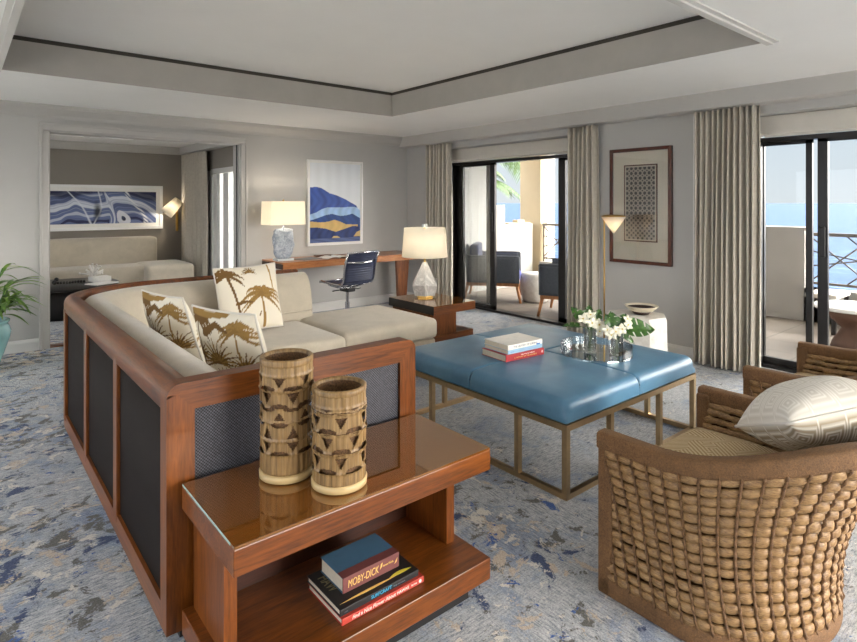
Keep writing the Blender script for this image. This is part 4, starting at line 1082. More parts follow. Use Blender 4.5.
def lattice(U, V):
    a = U*7; b = V*15
    dia = np.abs(((a+b) % 1)-.5)+np.abs(((a-b) % 1)-.5)
    r = np.hypot((a % 1)-.5, (b % 1)-.5); r2 = np.hypot(((a+.5) % 1)-.5, ((b+.5) % 1)-.5)
    hole = np.where(V > .32, (r < .33) | (r2 < .16), dia < .42)
    edge = (U < .035) | (U > .965) | (V < .02) | (V > .98)
    shade = .8+.5*np.exp(-(((U-.35)/.3)**2+((V-.5)/.22)**2))
    rgb = np.where(hole[..., None], S3(50, 42, 38), S3(164, 152, 138)*np.ones(U.shape+(3,)))
    sheen = (V > .3) & (V < .68) & (U < .6)
    rgb[edge] = S3(196, 184, 164)
    return rgb
def frame_back(name, label, y, x0, x1, z0, z1, bw, mw, fn, dark, res, depth=.045):
    r = thing(name, ((x0+x1)/2, y, z0), label, 'picture')
    part(r, 'frame', dark, lambda b: (b.rbox(x0, y-depth, z0, x0+bw, y-.004, z1, .003), b.rbox(x1-bw, y-depth, z0, x1, y-.004, z1, .003), b.rbox(x0+bw*.9, y-depth, z0, x1-bw*.9, y-.004, z0+bw, .003), b.rbox(x0+bw*.9, y-depth, z1-bw, x1-bw*.9, y-.004, z1, .003)))
    part(r, 'mat_board', 'white_paper', lambda b: b.box(x0+bw*.5, y-depth+.018, z0+bw*.5, x1-bw*.5, y-.004, z1-bw*.5))
    e = bw+mw
    paint_grid('print', r, (x0+e, y-depth+.0165, z0+e), (x1-x0-2*e, 0, 0), (0, 0, z1-z0-2*e), res[0], res[1], fn)
    return r
frame_back('framed_print', 'white-framed abstract print of blue and gold mountains hanging above the desk', YA, 3.71, 4.605, .92, 2.115, .028, .012, mountains, 'white_frame', (150, 200))
def art_right():
    y0, y1, z0, z1 = 2.785, 3.472, .885, 2.085; x = XB; d = .045; bw = .035
    r = thing('framed_print', (x, (y0+y1)/2, z0), 'dark-framed print of a lattice panel in a wide cream mat, between two doors', 'picture')
    part(r, 'frame', 'dark_frame', lambda b: (b.rbox(x-d, y0, z0, x-.004, y0+bw, z1, .003), b.rbox(x-d, y1-bw, z0, x-.004, y1, z1, .003), b.rbox(x-d, y0+bw*.9, z0, x-.004, y1-bw*.9, z0+bw, .003), b.rbox(x-d, y0+bw*.9, z1-bw, x-.004, y1-bw*.9, z1, .003)))
    part(r, 'mat_board', 'mat_board', lambda b: b.box(x-d+.02, y0+bw*.5, z0+bw*.5, x-.004, y1-bw*.5, z1-bw*.5))
    part(r, 'inner_frame', 'dark_frame', lambda b: b.box(x-d+.012, 2.935, 1.115, x-d+.02, 3.305, 1.912))
    paint_grid('print', r, (x-d+.011, 3.293, 1.127), (0, -.346, 0), (0, 0, .773), 120, 250, lattice)
    part(r, 'glazing', 'glass', lambda b: b.box(x-d+.005, y0+bw*.8, z0+bw*.8, x-d+.007, y1-bw*.8, z1-bw*.8))
art_right()
frame_back('framed_print', 'wide white-framed blue agate print above the built-in sofa of the adjoining room', 11.0, .35, 2.87, 1.055, 1.82, .05, .06, agate, 'white_frame', (420, 110))

# ------------------------------------------------------------------ desk, its lamp and papers
def desk():
    x0, x1, y0, y1, z = 3.06, 5.24, 6.46, 7.075, .785
    r = thing('desk', ((x0+x1)/2, (y0+y1)/2, 0), 'long wooden writing desk against the back wall under the mountain print', 'desk')
    part(r, 'desktop', 'desk_wood', lambda b: b.rbox(x0, y0, z-.02, x1, y1, z, .004))
    part(r, 'apron', 'desk_wood', lambda b: b.rbox(x0+.01, y0+.003, z-.085, x1-.01, y0+.04, z-.02, .003))
    part(r, 'side_apron', 'dark_inside', lambda b: b.rbox(x0, y0+.02, z-.085, x0+.03, y1, z-.02, .003))
    def leg(b, xa, xb, xt):
        b.prism([(xa, z-.085), (xb, z-.085), (xb-xt, 0), (xa+xt*.6, 0)], 'Y', y0+.10, y0+.15)
    part(r, 'leg', 'wood_z', lambda b: leg(b, 4.86, 5.08, .06)); part(r, 'leg', 'wood_z', lambda b: b.box(x0+.002, y0+.4, 0, x0+.04, y1-.1, z-.085))
desk()
def desk_lamp():
    cx, cy, z = 3.19, 6.72, .787
    r = thing('table_lamp', (cx, cy, z), 'desk lamp with rectangular white shade on a rough grey stone slab', 'lamp', rotz=0)
    part(r, 'base', 'crystal', lambda b: b.rbox(cx-.11, cy-.075, z, cx+.11, cy+.075, z+.028, .004))
    rg = random.Random(3); n = 26
    def slab(u, v):
        a = 2*PI*u; zz = v
        w = .094+.03*math.sin(PI*min(1, zz*1.05))+.024*zz; d = .038
        j = 1+.06*math.sin(a*5+zz*9)+.05*math.sin(a*9-zz*15)
        if v > .985: j *= .0
        if v < .015: j *= .6
        ca, sa = math.cos(a), math.sin(a)
        k = (abs(ca)**4+abs(sa)**4)**-.25
        return (cx+w*ca*k*j*.98, cy+d*sa*k*j, z+.028+.37*v+.015*math.sin(a*2+1)*v)
    b = MB(); b.grid(slab, 48, 30, closed_u=True); b.build('stone_body', 'stone', r)
    part(r, 'stem', 'chrome', lambda b: b.cyl((cx, cy, z+.38), (cx, cy, z+.73), .009, n=12))
    z0, z1 = z+.455, z+.75
    b = MB()
    hw, hd = .235, .145
    pts = [(-hw, -hd), (hw, -hd), (hw, hd), (-hw, hd)]
    vs = [(cx+x, cy+y, z0) for x, y in pts]+[(cx+x*.96, cy+y*.96, z1) for x, y in pts]
    b.add(vs, [(i, (i+1) % 4, 4+(i+1) % 4, 4+i) for i in range(4)], False); b.build('lamp_shade', 'shade', r, solid=.004)
    part(r, 'finial', 'gold', lambda b: b.sphere((cx, cy, z1+.012), .012, 10, 8))
    part(r, 'bulb', 'bulb', lambda b: b.sphere((cx, cy, z0+.16), .03, 10, 8))
    return (cx, cy, z0+.17)
DL = desk_lamp()
def desk_papers():
    z = .7865
    r = thing('magazine', (3.87, 6.62, z), 'open white magazine lying on the desk beside the swivel chair back', 'magazine')
    def page(b, x0, x1, s):
        b.grid(lambda u, v: (x0+(x1-x0)*u, 6.50+.26*v, z+.003+.022*math.sin(PI*(u if s > 0 else 1-u)**.6)*(1)), 10, 2)
    part(r, 'page', 'white_paper', lambda b: page(b, 3.70, 3.88, -1), solid=.004); part(r, 'page', 'white_paper', lambda b: page(b, 3.88, 4.07, 1), solid=.004)
    b = MB(); b.rbox(-.16, -.11, 0, .16, .11, .008, .002); b.xf(Matrix.Translation((3.52, 6.70, z)) @ Matrix.Rotation(.3, 4, 'Z'))
    b.build('folder', 'grey_folder', None, label='grey folder lying on the desk left of the open magazine', cat='folder')
    b = MB(); b.rbox(-.12, -.05, 0, .12, .05, .02, .004); b.xf(Matrix.Translation((3.86, 6.90, z)) @ Matrix.Rotation(-.1, 4, 'Z'))
    b.build('leather_tray', 'ink_brown', None, label='small brown leather tray at the back of the desk behind the magazine', cat='tray')
desk_papers()
def pyramid_lamp():
    cx, cy, z = 3.62, 4.42, .577
    r = thing('table_lamp', (cx, cy, z), 'table lamp with white drum shade on a faceted white marble pyramid', 'lamp')
    part(r, 'base', 'gold', lambda b: b.lathe([(0, 0), (.085, 0), (.085, .018), (0, .018)], (cx, cy, z), 6, smooth=False))
    n = 6; rng = [(.115, .018, .0), (.142, .11, .3), (.022, .345, .3)]
    vs = []
    for R, zz, o in rng:
        for k in range(n): vs.append((cx+R*math.cos(2*PI*k/n+.9), cy+R*math.sin(2*PI*k/n+.9), z+zz+(.018*(k % 2) if R > .13 else 0)))
    fs = []
    for j in range(2):
        for k in range(n):
            a, b_, c, d = j*n+k, j*n+(k+1) % n, (j+1)*n+(k+1) % n, (j+1)*n+k
            fs += [(a, b_, c), (a, c, d)]
    fs += [tuple(range(n))[::-1], tuple(range(2*n, 3*n))]
    b = MB(); b.add(vs, fs, False); b.build('marble_body', 'marble', r)
    part(r, 'stem', 'gold', lambda b: b.cyl((cx, cy, z+.34), (cx, cy, z+.70), .011, n=12))
    z0, z1 = z+.40, z+.69
    part(r, 'lamp_shade', 'shade', lambda b: b.lathe([(.228, z0-z), (.205, z1-z)], (cx, cy, z), 48), solid=.004)
    part(r, 'finial', 'crystal', lambda b: b.rbox(cx-.022, cy-.022, z1+.005, cx+.022, cy+.022, z1+.04, .004))
    part(r, 'bulb', 'bulb', lambda b: b.sphere((cx, cy, z0+.13), .03, 10, 8))
    return (cx, cy, z0+.14)
PL = pyramid_lamp()

# ------------------------------------------------------------------ swivel chair
def office_chair():
    r = thing('office_chair', (3.70, 6.02, 0), 'navy ribbed swivel chair with polished aluminium frame at the desk', 'chair', rotz=.12)
    k = dict(local=True)   # faces +y
    hw = .235
    prof = [(.24, .545), (.21, .556), (.1, .548), (0, .54), (-.1, .536), (-.18, .546), (-.215, .58), (-.232, .64), (-.245, .74), (-.275, .84), (-.31, .925)]
    def sling(u, v):
        t = v*(len(prof)-1); i = min(int(t), len(prof)-2); f = t-i
        y = prof[i][0]*(1-f)+prof[i+1][0]*f; z = prof[i][1]*(1-f)+prof[i+1][1]*f
        rib = .0025*math.sin(v*2*PI*34)
        s = (2*u-1); return (s*(hw-.012), y-.02*(1-s*s)*(1 if v > .55 else 0)+rib, z-.012*(1-s*s)*(1 if v < .5 else 0)+(rib if v < .5 else 0))
    b = MB(); b.grid(sling, 10, 140); b.build('sling', 'navy_leather', r, solid=.008, **k)
    for s in (-1, 1):
        b = MB(); b.tube([(s*hw, y, z) for y, z in prof], .013, 8, up=(1, 0, 0), flat=(.7, 1.2)); b.build('side_frame', 'chrome', r, **k)
    for y, z in ((.24, .545), (-.312, .928)):
        b = MB(); b.tube([(-hw, y, z), (hw, y, z)], .014, 10); b.build('end_bar', 'chrome', r, **k)
    b = MB(); b.tube([(-hw-.005, -.252, .82), (-hw*.5, -.30, .81), (0, -.315, .805), (hw*.5, -.30, .81), (hw+.005, -.252, .82)], .013, 8); b.build('back_stretcher', 'chrome', r, **k)
    b = MB(); b.tube([(-hw, .06, .53), (-.12, .03, .49), (0, .02, .475), (.12, .03, .49), (hw, .06, .53)], .014, 8); b.tube([(-hw, -.12, .53), (-.12, -.06, .49), (0, -.05, .475), (.12, -.06, .49), (hw, -.12, .53)], .014, 8); b.build('seat_support', 'chrome', r, **k)
    b = MB(); b.rbox(-.06, -.09, .43, .06, .08, .48, .012); b.build('tilt_housing', 'black_plastic', r, **k)
    b = MB(); b.tube([(.05, .0, .455), (.17, .0, .445), (.21, 0, .45)], .007, 6); b.tube([(-.05, .02, .455), (-.20, .03, .45)], .007, 6); b.build('lever', 'black_plastic', r, **k)
    b = MB(); b.cyl((0, 0, .10), (0, 0, .30), .028, n=16); b.cyl((0, 0, .29), (0, 0, .44), .019, n=16); b.build('column', 'chrome', r, **k)
    for i in range(5):
        a = 2*PI*i/5+.3; c, s = math.cos(a), math.sin(a)
        b = MB(); b.tube([(0, 0, .12), (.16*c, .16*s, .105), (.30*c, .30*s, .075)], [.024, .018, .014], 8); b.build('foot', 'chrome', r, **k)
        b = MB(); b.cyl((.30*c-.02*s, .30*s+.02*c, .031), (.30*c+.02*s, .30*s-.02*c, .031), .03, n=14); b.build('caster', 'black_plastic', r, **k)
office_chair()

# ------------------------------------------------------------------ potted plant at the left edge
def plant():
    cx, cy = .13, 6.45
    r = thing('potted_plant', (cx, cy, 0), 'leafy plant in a celadon glazed pot beside the wide doorway', 'plant')
    part(r, 'pot', 'celadon', lambda b: b.lathe([(0, 0), (.15, 0), (.165, .03), (.215, .18), (.255, .31), (.262, .36), (.245, .41), (.232, .43), (.25, .445), (.252, .46), (.235, .465), (.22, .455), (.22, .40), (0, .40)], (cx, cy, 0), 44))
    part(r, 'soil', 'soil', lambda b: b.lathe([(0, .425), (.218, .415)], (cx, cy, 0), 24))
    rg = random.Random(12); st = MB(); lf = MB()
    def leaf(p, az, el, L, W, droop):
        d = Vector((math.cos(az)*math.cos(el), math.sin(az)*math.cos(el), math.sin(el))); s = Vector((-math.sin(az), math.cos(az), 0))
        def f(u, v):
            w = W*(math.sin(PI*(.06+.94*u)**.8))**.9
            q = Vector(p)+d*L*u+Vector((0, 0, -droop*L*u*u))
            return q+s*w*(2*v-1)+Vector((0, 0, .35*w*abs(2*v-1)))
        lf.grid(lambda u, v: (lambda q: Vector((q.x, min(q.y, 7.05), q.z)))(f(u, v)), 9, 2)
    for k in range(15):
        a = rg.uniform(0, 2*PI); R = rg.uniform(.02, .16); hgt = rg.uniform(.18, .52); sp = rg.uniform(.05, .2)
        p0 = Vector((cx+R*math.cos(a), cy+R*math.sin(a), .42)); p1 = p0+Vector((sp*math.cos(a), sp*math.sin(a), hgt))
        st.tube([p0, (p0+p1)/2+Vector((0, 0, .02)), p1], .005, 6)
        for j in range(9):
            t = .3+.7*j/8; p = p0.lerp(p1, t)
            leaf(p, a+rg.uniform(-1.5, 1.5), rg.uniform(.15, .9), rg.uniform(.26, .42), rg.uniform(.015, .023), rg.uniform(.3, .7))
    st.build('stems', 'stem', r); lf.build('foliage', 'leaf', r)
plant()
# ------------------------------------------------------------------ wicker barrel chairs
def chair_surface():
    """plan curve (local, faces +y, fronts of the arms at y=0) and its flare with height"""
    ys = .30
    def pt(s, h, inset=0.0):
        """s 0..1 along the U from the left arm front round the back to the right arm front"""
        flare = .012*h-.018*math.sin(PI*min(1, max(0, h)))
        back = .655+.19*h**1.6-.028*math.sin(PI*h)
        w = .432+flare-inset; d = back+ys*0-inset
        dd = d-ys
        la = ys; lc = PI/2*math.sqrt((w*w+dd*dd)/2)*2
        T = 2*la+lc; q = s*T
        if q < la: return Vector((-w, -q, 0)), Vector((-1, 0, 0))
        if q > la+lc: return Vector((w, -(T-q), 0)), Vector((1, 0, 0))
        t = (q-la)/lc*PI
        x = -w*math.cos(t); y = -ys-dd*math.sin(t)
        n = Vector((-math.cos(t)/w, -math.sin(t)/dd, 0)).normalized()
        return Vector((x, y, 0)), n
    def ztop(s):
        e = max(0.0, min(1.0, (.5-abs(s-.5)-.10)/.30)); e = e*e*(3-2*e)
        return .600+.125*e
    return pt, ztop
def wicker_chair(first, loc, label, seed):
    pt, ztop = chair_surface(); zb = .062
    if first is not None:
        r = first.copy(); COL.objects.link(r); r.location = loc; r['label'] = label
        for ch in list(first.children):
            c = ch.copy(); COL.objects.link(c); c.parent = r
            for g in ch.children:
                d = g.copy(); COL.objects.link(d); d.parent = c
        return r
    r = thing('wicker_armchair', loc, label, 'armchair', 'wicker barrel chairs'); k = dict(local=True)
    rg = random.Random(seed); n_c = 35; rows = 15; m = 8
    s0, s1 = .016, .984
    def surf(s, h, off): 
        p, n = pt(s, h, 0); z = zb+(ztop(s)-.03-zb)*h
        return p+n*off+Vector((0, 0, z)), n
    def weave(name, off, mm, sgn, hseed):
        rg = random.Random(hseed); b = MB()
        for j in range(rows):
            h = (j+.5)/rows; N = n_c*mm; rings = []; K = 8
            thick = [rg.uniform(.82, 1.12) for _ in range(n_c+2)]; wob = [rg.uniform(-.0035, .0035) for _ in range(n_c+2)]
            vs = []
            for i in range(N+1):
                s = s0+(s1-s0)*i/N; c = i/mm+h*2.2; ci = int(c) % n_c; f = c-int(c)
                bul = abs(math.sin(PI*f))**.5
                hp = (ztop(s)-.03-zb)/rows
                a = hp*.53*(.66+.34*bul)*thick[ci]; d = .005+.0075*bul*thick[ci]
                p, n = surf(s, h, off*1.0); p = p+Vector((0, 0, wob[ci]))+n*sgn*.004*bul
                vs += [p+n*(math.cos(2*PI*q/K)*d)+Vector((0, 0, math.sin(2*PI*q/K)*a)) for q in range(K)]
            b.add(vs, [(i*K+q, i*K+(q+1) % K, (i+1)*K+(q+1) % K, (i+1)*K+q) for i in range(N) for q in range(K)], True)
        return b.build(name, 'wicker', r, **k)
    weave('woven_outside', 0, 7, 1, 1)
    weave('woven_inside', -.046, 4, -1, 2)
    b = MB()
    for c in range(0, n_c+3):
        pts = []
        for i in range(rows*4+1):
            h = i/(rows*4); t = (c-h*2.2)/n_c
            if not (0 <= t <= 1): continue
            s = s0+(s1-s0)*t
            p, n = surf(s, h, .0105+.004*math.sin(2*PI*(h*rows)+(c % 2)*PI)); pts.append(p)
        if len(pts) > 3:
            b.tube(pts, .0052, 6)
            b.tube([p+Vector((0, 0, .004))+.004*Vector((math.cos(i*1.7), math.sin(i*1.7), 0)) for i, p in enumerate(pts)], .0032, 4)
    b.build('cords', 'cord', r, **k)
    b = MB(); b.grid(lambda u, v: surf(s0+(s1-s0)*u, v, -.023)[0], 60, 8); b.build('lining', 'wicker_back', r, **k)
    # wrapped rim, front posts and base band
    def band(z0f, z1f, o0, o1, N=90, rr=.014):
        b = MB(); vs = []
        for i in range(N+1):
            s = i/N
            za, zb_ = z0f(s), z1f(s); ha = 1 if za > .3 else 0
            p, n = pt(s, ha); 
            prof = [(o0, za+rr), (o0+rr*.3, za+rr*.3), (o0+rr, za), (o1-rr, za), (o1-rr*.3, za+rr*.3), (o1, za+rr), (o1, zb_-rr), (o1-rr*.3, zb_-rr*.3), (o1-rr, zb_), (o0+rr, zb_), (o0+rr*.3, zb_-rr*.3), (o0, zb_-rr)]
            vs += [p+n*u+Vector((0, 0, z)) for u, z in prof]
        K = 12
        b.add(vs, [(i*K+q, i*K+(q+1) % K, (i+1)*K+(q+1) % K, (i+1)*K+q) for i in range(N) for q in range(K)], True)
        b.add(vs, [tuple(range(K)), tuple(range(N*K, N*K+K))[::-1]], False)
        return b
    band(lambda s: ztop(s)-.040, lambda s: ztop(s)+.027, -.058, .012).build('top_rim', 'rope', r, **k)
    band(lambda s: 0.0, lambda s: .072, -.05, .012, rr=.010).build('base_band', 'rope', r, **k)
    for s, sg in ((0, -1), (1, 1)):
        pa, _ = pt(s, 0); pb, _ = pt(s, 1)
        b = MB(); x = [pa.x*1+(.012*sg), pa.x-.058*sg]
        b.rbox(min(x), -.055, .0, max(x), .006, .60, .012, 3); b.build('front_post', 'rope', r, **k)
    b = MB(); b.rbox(-.39, -.04, .05, .39, -.01, .30, .01); b.build('front_apron', 'wicker', r, **k)
    b = MB(); b.rbox(-.39, -.05, .30, .39, .004, .335, .012, 3); b.build('front_rail', 'rope', r, **k)
    b = MB(); b.soft(-.375, -.60, .335, .375, .012, .452, .05, top=.022, side=.004)
    b.v = [(x*(1 if y > -.22 else math.sqrt(max(.05, 1-((y+.22)/.46)**2))), y, z) for x, y, z in b.v]; b.build('seat_cushion', 'seat_pat', r, **k)
    return r
ch1 = wicker_chair(None, (2.372, 1.285, 0), 'nearest woven wicker barrel armchair in the right foreground, carrying a diamond-patterned pillow', 1)
wicker_chair(ch1, (3.742, 1.288, 0), 'second woven wicker barrel armchair, partly hidden behind the nearest one at the right edge', 1)
def facing(loc, right, nrm):
    n = Vector(nrm).normalized(); x = Vector(right); x = (x-n*x.dot(n)).normalized()
    return orient(loc, x, n.cross(x))
pillow('patterned_pillow', 'cream and taupe diamond-patterned pillow leaning in the nearest wicker chair', (.42, .42), .25,
       facing((2.545, .745, .70), (.80, -.60, .25), (.10, .42, .90)), faint, zigzag)

# ------------------------------------------------------------------ adjoining room
def far_sofa():
    r = thing('banquette_sofa', (1.2, 10.4, 0), 'long pale banquette sofa along the far wall of the adjoining room', 'sofa')
    part(r, 'backrest', 'sofa', lambda b: b.soft(-1.4, 10.62, .42, 2.70, 10.97, .93, .05, top=.01))
    part(r, 'seat', 'sofa', lambda b: b.soft(-1.4, 9.95, .16, 2.45, 10.63, .50, .05, top=.015))
    part(r, 'chaise', 'sofa', lambda b: b.soft(2.32, 9.70, .16, 3.04, 10.62, .515, .06, top=.02))
    part(r, 'plinth', 'plinth', lambda b: b.box(-1.35, 10.0, 0, 2.95, 10.6, .165))
far_sofa()
def far_table2():
    cx, cy, z = 1.15, 9.22, .40
    r = thing('coffee_table', (cx, cy, 0), 'dark round drum coffee table in the adjoining room', 'coffee table')
    R = .66
    part(r, 'drum', 'table_black', lambda b: b.lathe([(0, .02), (R-.03, .02), (R-.03, z-.03), (0, z-.03)], (cx, cy, 0), 56))
    part(r, 'top', 'table_black', lambda b: b.lathe([(0, z-.03), (R-.01, z-.03), (R, z-.02), (R, z-.006), (R-.006, z), (0, z)], (cx, cy, 0), 56))
    part(r, 'shadow_groove', 'plinth', lambda b: b.lathe([(0, 0), (R-.06, 0), (R-.06, .02)], (cx, cy, 0), 40))
far_table2()
def far_props():
    z = .401
    b = MB(); b.rbox(-.12, -.09, 0, .12, .09, .07, .004); b.xf(Matrix.Translation((1.58, 9.25, z)) @ Matrix.Rotation(.2, 4, 'Z'))
    b.build('book', 'white_paper', None, label='white book on the dark coffee table of the adjoining room, with coral on it', cat='book')
    rg = random.Random(4); b = MB(); c = Vector((1.50, 9.28, z+.071))
    for k in range(26):
        a = rg.uniform(0, 2*PI); e = rg.uniform(.1, 1.5); L = rg.uniform(.09, .17)
        d = Vector((math.cos(a)*math.cos(e), math.sin(a)*math.cos(e), math.sin(e)))
        p = c+Vector((0, 0, .0))
        b.tube([p+Vector((0, 0, .012)), p+d*L*.5+Vector((0, 0, .02)), p+d*L+Vector((0, 0, .012))], [.016, .014, .010], 6); b.sphere(p+d*L+Vector((0, 0, .014)), .015, 6, 5)
    b.build('coral', 'coral', None, label='white branching coral on the coffee table of the adjoining room', cat='ornament')
    b = MB()
    for k in range(11): b.sphere((1.04+.034*k, 9.22+.012*math.sin(k), z+.018), .018, 8, 6)
    b.sphere((1.03, 9.22, z+.03), .03, 10, 8); b.sphere((1.06, 9.26, z+.065), .028, 10, 8)
    b.build('bead_string', 'black_plastic', None, label='string of black beads on the coffee table of the adjoining room', cat='ornament')
    b = MB(); b.rbox(-.17, -.12, 0, .17, .12, .016, .004); b.xf(Matrix.Translation((1.55, 8.92, z)) @ Matrix.Rotation(.5, 4, 'Z'))
    b.build('magazine', 'white_paper', None, label='pale magazine at the right edge of the dark coffee table in the adjoining room', cat='magazine')
far_props()
def wall_lamp():
    r = thing('wall_lamp', (3.08, 10.98, 1.25), 'brass swing-arm wall lamp with tilted white shade in the adjoining room', 'lamp')
    part(r, 'wall_plate', 'gold', lambda b: b.rbox(3.10, 10.972, 1.0, 3.14, 10.999, 1.36, .004))
    part(r, 'arm', 'gold', lambda b: b.tube([(3.12, 10.98, 1.34), (3.11, 10.90, 1.44), (3.05, 10.84, 1.47)], .008, 8))
    a = Vector((2.885, 10.80, 1.33)); d = (Vector((3.10, 10.80, 1.56))-a)
    part(r, 'shade', 'shade', lambda b: b.cyl(a, a+d, .115, .085, 28, cap=False), solid=.004)
    part(r, 'bulb', 'bulb', lambda b: b.sphere(a+d*.5, .025, 10, 8))
    return a+d*.45
WL = wall_lamp()

def sheer():
    r = thing('sheer_curtain', (3.40, 8.9, .02), 'white sheer drape lit by daylight in the narrow window of the adjoining room', 'curtain')
    b = MB(); b.grid(lambda u, v: (3.44+.02*math.sin(u*2*PI*20), 7.86+1.76*u, .02+2.03*v), 240, 4); b.build('drape', 'sheer', r)
sheer()
# ------------------------------------------------------------------ balcony and what lies beyond
def balcony():
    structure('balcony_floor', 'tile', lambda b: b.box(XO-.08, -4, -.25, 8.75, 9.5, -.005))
    structure('balcony_slab_above', 'stucco', lambda b: b.box(XO, -4, 2.62, 8.6, 7.4, 2.85))
    structure('parapet_wall', 'stucco_shaded', lambda b: (b.box(8.42, 2.55, -.005, 8.62, 4.7, 1.16), b.box(8.40, 2.52, 1.16, 8.64, 4.72, 1.20), b.box(8.42, -4, -.005, 8.62, 2.55, .42), b.box(8.42, 4.7, -.005, 8.62, 6.89, .42), b.box(8.42, 2.2, -.005, 8.62, 2.56, .42)))
    def endwall(b):
        b.box(XO, 7.0, -.005, 7.13, 7.15, 2.62); b.box(7.13, 7.0, -.005, 7.60, 7.15, 1.48)
        b.box(7.60, 7.0, -.005, 8.33, 7.15, 1.13); b.cyl((8.33, 7.075, -.005), (8.33, 7.075, 1.13), .075, n=28)
    structure('end_wall', 'stucco', endwall)
    structure('light_block_wall', 'stucco', lambda b: b.box(XO, -4, -.005, 8.62, -3.8, 2.62))  # unseen wall added to keep the bright sky patch off the balcony
    structure('column', 'stucco_beige', lambda b: b.rbox(8.46, 6.89, -.005, 8.62, 7.4, 2.62, .015))
    structure('column_white', 'stucco', lambda b: b.rbox(9.80, 7.8, -6, 10.07, 8.1, 4, .02))
    part(None, 'coping_stone', 'stucco_beige', lambda b: (b.rbox(7.70, 7.0, 1.1305, 8.30, 7.15, 1.155, .006), b.rbox(7.95, 7.01, 1.155, 8.15, 7.14, 1.205, .01)), label='small beige coping stone on the low white balcony end wall', cat='coping')
    def rail(label, y0, y1):
        r = thing('railing', (8.52, (y0+y1)/2, .42), label, 'railing', 'bronze balcony railings')
        part(r, 'top_rail', 'railing', lambda b: b.rbox(8.48, y0, 1.09, 8.56, y1, 1.135, .006))
        part(r, 'bottom_rail', 'railing', lambda b: b.box(8.505, y0, .47, 8.535, y1, .50))
        n = max(1, round((y1-y0)/1.1)); w = (y1-y0)/n
        for i in range(n+1):
            y = y0+w*i; y = min(max(y, y0+.015), y1-.015)
            part(r, 'post', 'railing', lambda b: b.box(8.505, y-.015, .42, 8.535, y+.015, 1.09))
        def lat(b):
            za, zb = .50, 1.09
            for i in range(n):
                a = y0+w*i
                for f0, f1 in ((0, .62), (.38, 1), (1, .38), (.62, 0)):
                    b.tube([(8.52, a+w*f0, za), (8.52, a+w*f1, zb)], .010, 6)
                for z in (.70, .90): b.tube([(8.52, a, z), (8.52, a+w*.5, z+ (.1 if z < .8 else -.1)), (8.52, a+w, z)], .009, 6)
        part(r, 'lattice', 'railing', lat)
    rail('bronze lattice railing of the balcony in front of the sea', -3.9, 2.52)
    rail('bronze lattice railing seen between the balcony door frame and the curtain', 4.72, 6.87)
balcony()
def lounge_chair(loc, rz, label, first=None):
    r = thing('lounge_chair', loc, label, 'chair', 'woven balcony lounge chairs', rz); k = dict(local=True)   # faces +y
    w, d = .39, .40
    def wrap(u, v):
        t = u*4-2   # U shell: left side, back, right side
        hgt = .70+.14*max(0, 1-abs(t))
        if t < -1: x, y = -w, d-(t+2)*2*d*.92
        elif t > 1: x, y = w, -d+.08*2*d+(t-1)*2*d*.92
        else: x, y = t*w, -d+.07*(abs(t)**6)*1.0
        z = .30+(hgt-.30)*v
        fl = 1+.06*v
        return (x*fl, y*fl if y < 0 else y, z)
    b = MB(); b.grid(wrap, 48, 10); b.build('woven_shell', 'rope_grey', r, solid=.03, **k)
    b = MB(); b.tube([wrap(i/48, 1) for i in range(49)], .02, 8); b.tube([wrap(0, v) for v in (0, .5, 1)], .018, 8); b.tube([wrap(1, v) for v in (0, .5, 1)], .018, 8); b.build('frame', 'rope_grey', r, **k)
    b = MB(); b.soft(-w+.03, -d+.06, .30, w-.03, d+.02, .43, .05, top=.02); b.build('seat_cushion', 'royal_blue', r, **k)
    b = MB(); b.soft(-w+.05, -d+.05, .43, w-.05, -d+.19, .88, .05); b.build('back_cushion', 'navy_fabric', r, **k)
    b = MB(); b.box(-w, -d, .25, w, -d+.05, .30); b.box(-w, d-.05, .25, w, d, .30); b.box(-w, -d, .25, -w+.05, d, .30); b.box(w-.05, -d, .25, w, d, .30); b.build('seat_rail', 'teak', r, **k)
    for sx in (-1, 1):
        for sy in (-1, 1):
            b = MB(); b.tube([(sx*(w-.03), sy*(d-.03), .28), (sx*(w+.01), sy*(d+.03), 0.0)], [.026, .017], 8); b.build('leg', 'teak', r, **k)
    return r
lounge_chair((6.58, 6.30, 0), -2.45, 'woven grey lounge chair with royal blue seat, against the white balcony end wall')
lounge_chair((6.47, 4.66, 0), .45, 'woven grey lounge chair with navy cushion, half hidden by the balcony door frame')
part(None, 'stool', 'white_stone', lambda b: b.lathe([(0, 0), (.17, 0), (.20, .02), (.235, .20), (.235, .32), (.215, .42), (.19, .435), (0, .437)], (6.90, 5.72, 0), 40), label='white ceramic drum stool on the balcony between the two lounge chairs', cat='stool')
def balcony_table():
    cx, cy = 7.25, 1.73
    r = thing('balcony_table', (cx, cy, 0), 'round balcony table with white top on a brown rattan hourglass base', 'table')
    part(r, 'top', 'white_frame', lambda b: b.lathe([(0, .40), (.36, .40), (.375, .41), (.375, .43), (.36, .44), (0, .44)], (cx, cy, 0), 48))
    part(r, 'base', 'rattan_brown', lambda b: b.lathe([(0, 0), (.22, 0), (.20, .06), (.12, .20), (.20, .28), (.33, .40), (0, .40)], (cx, cy, 0), 40))
balcony_table()
def balcony_lounger():
    r = thing('balcony_bench', (8.0, 2.18, 0), 'low dark-framed balcony bench with a white seat pad behind the sliding door stile', 'bench')
    part(r, 'seat_pad', 'white_linen', lambda b: b.soft(7.72, 2.02, .40, 8.28, 2.34, .46, .02))
    for x, y in ((7.73, 2.03), (7.73, 2.27), (8.22, 2.03), (8.22, 2.27)):
        part(r, 'leg', 'black_metal', lambda b: b.box(x, y, 0, x+.045, y+.045, .40))
balcony_lounger()
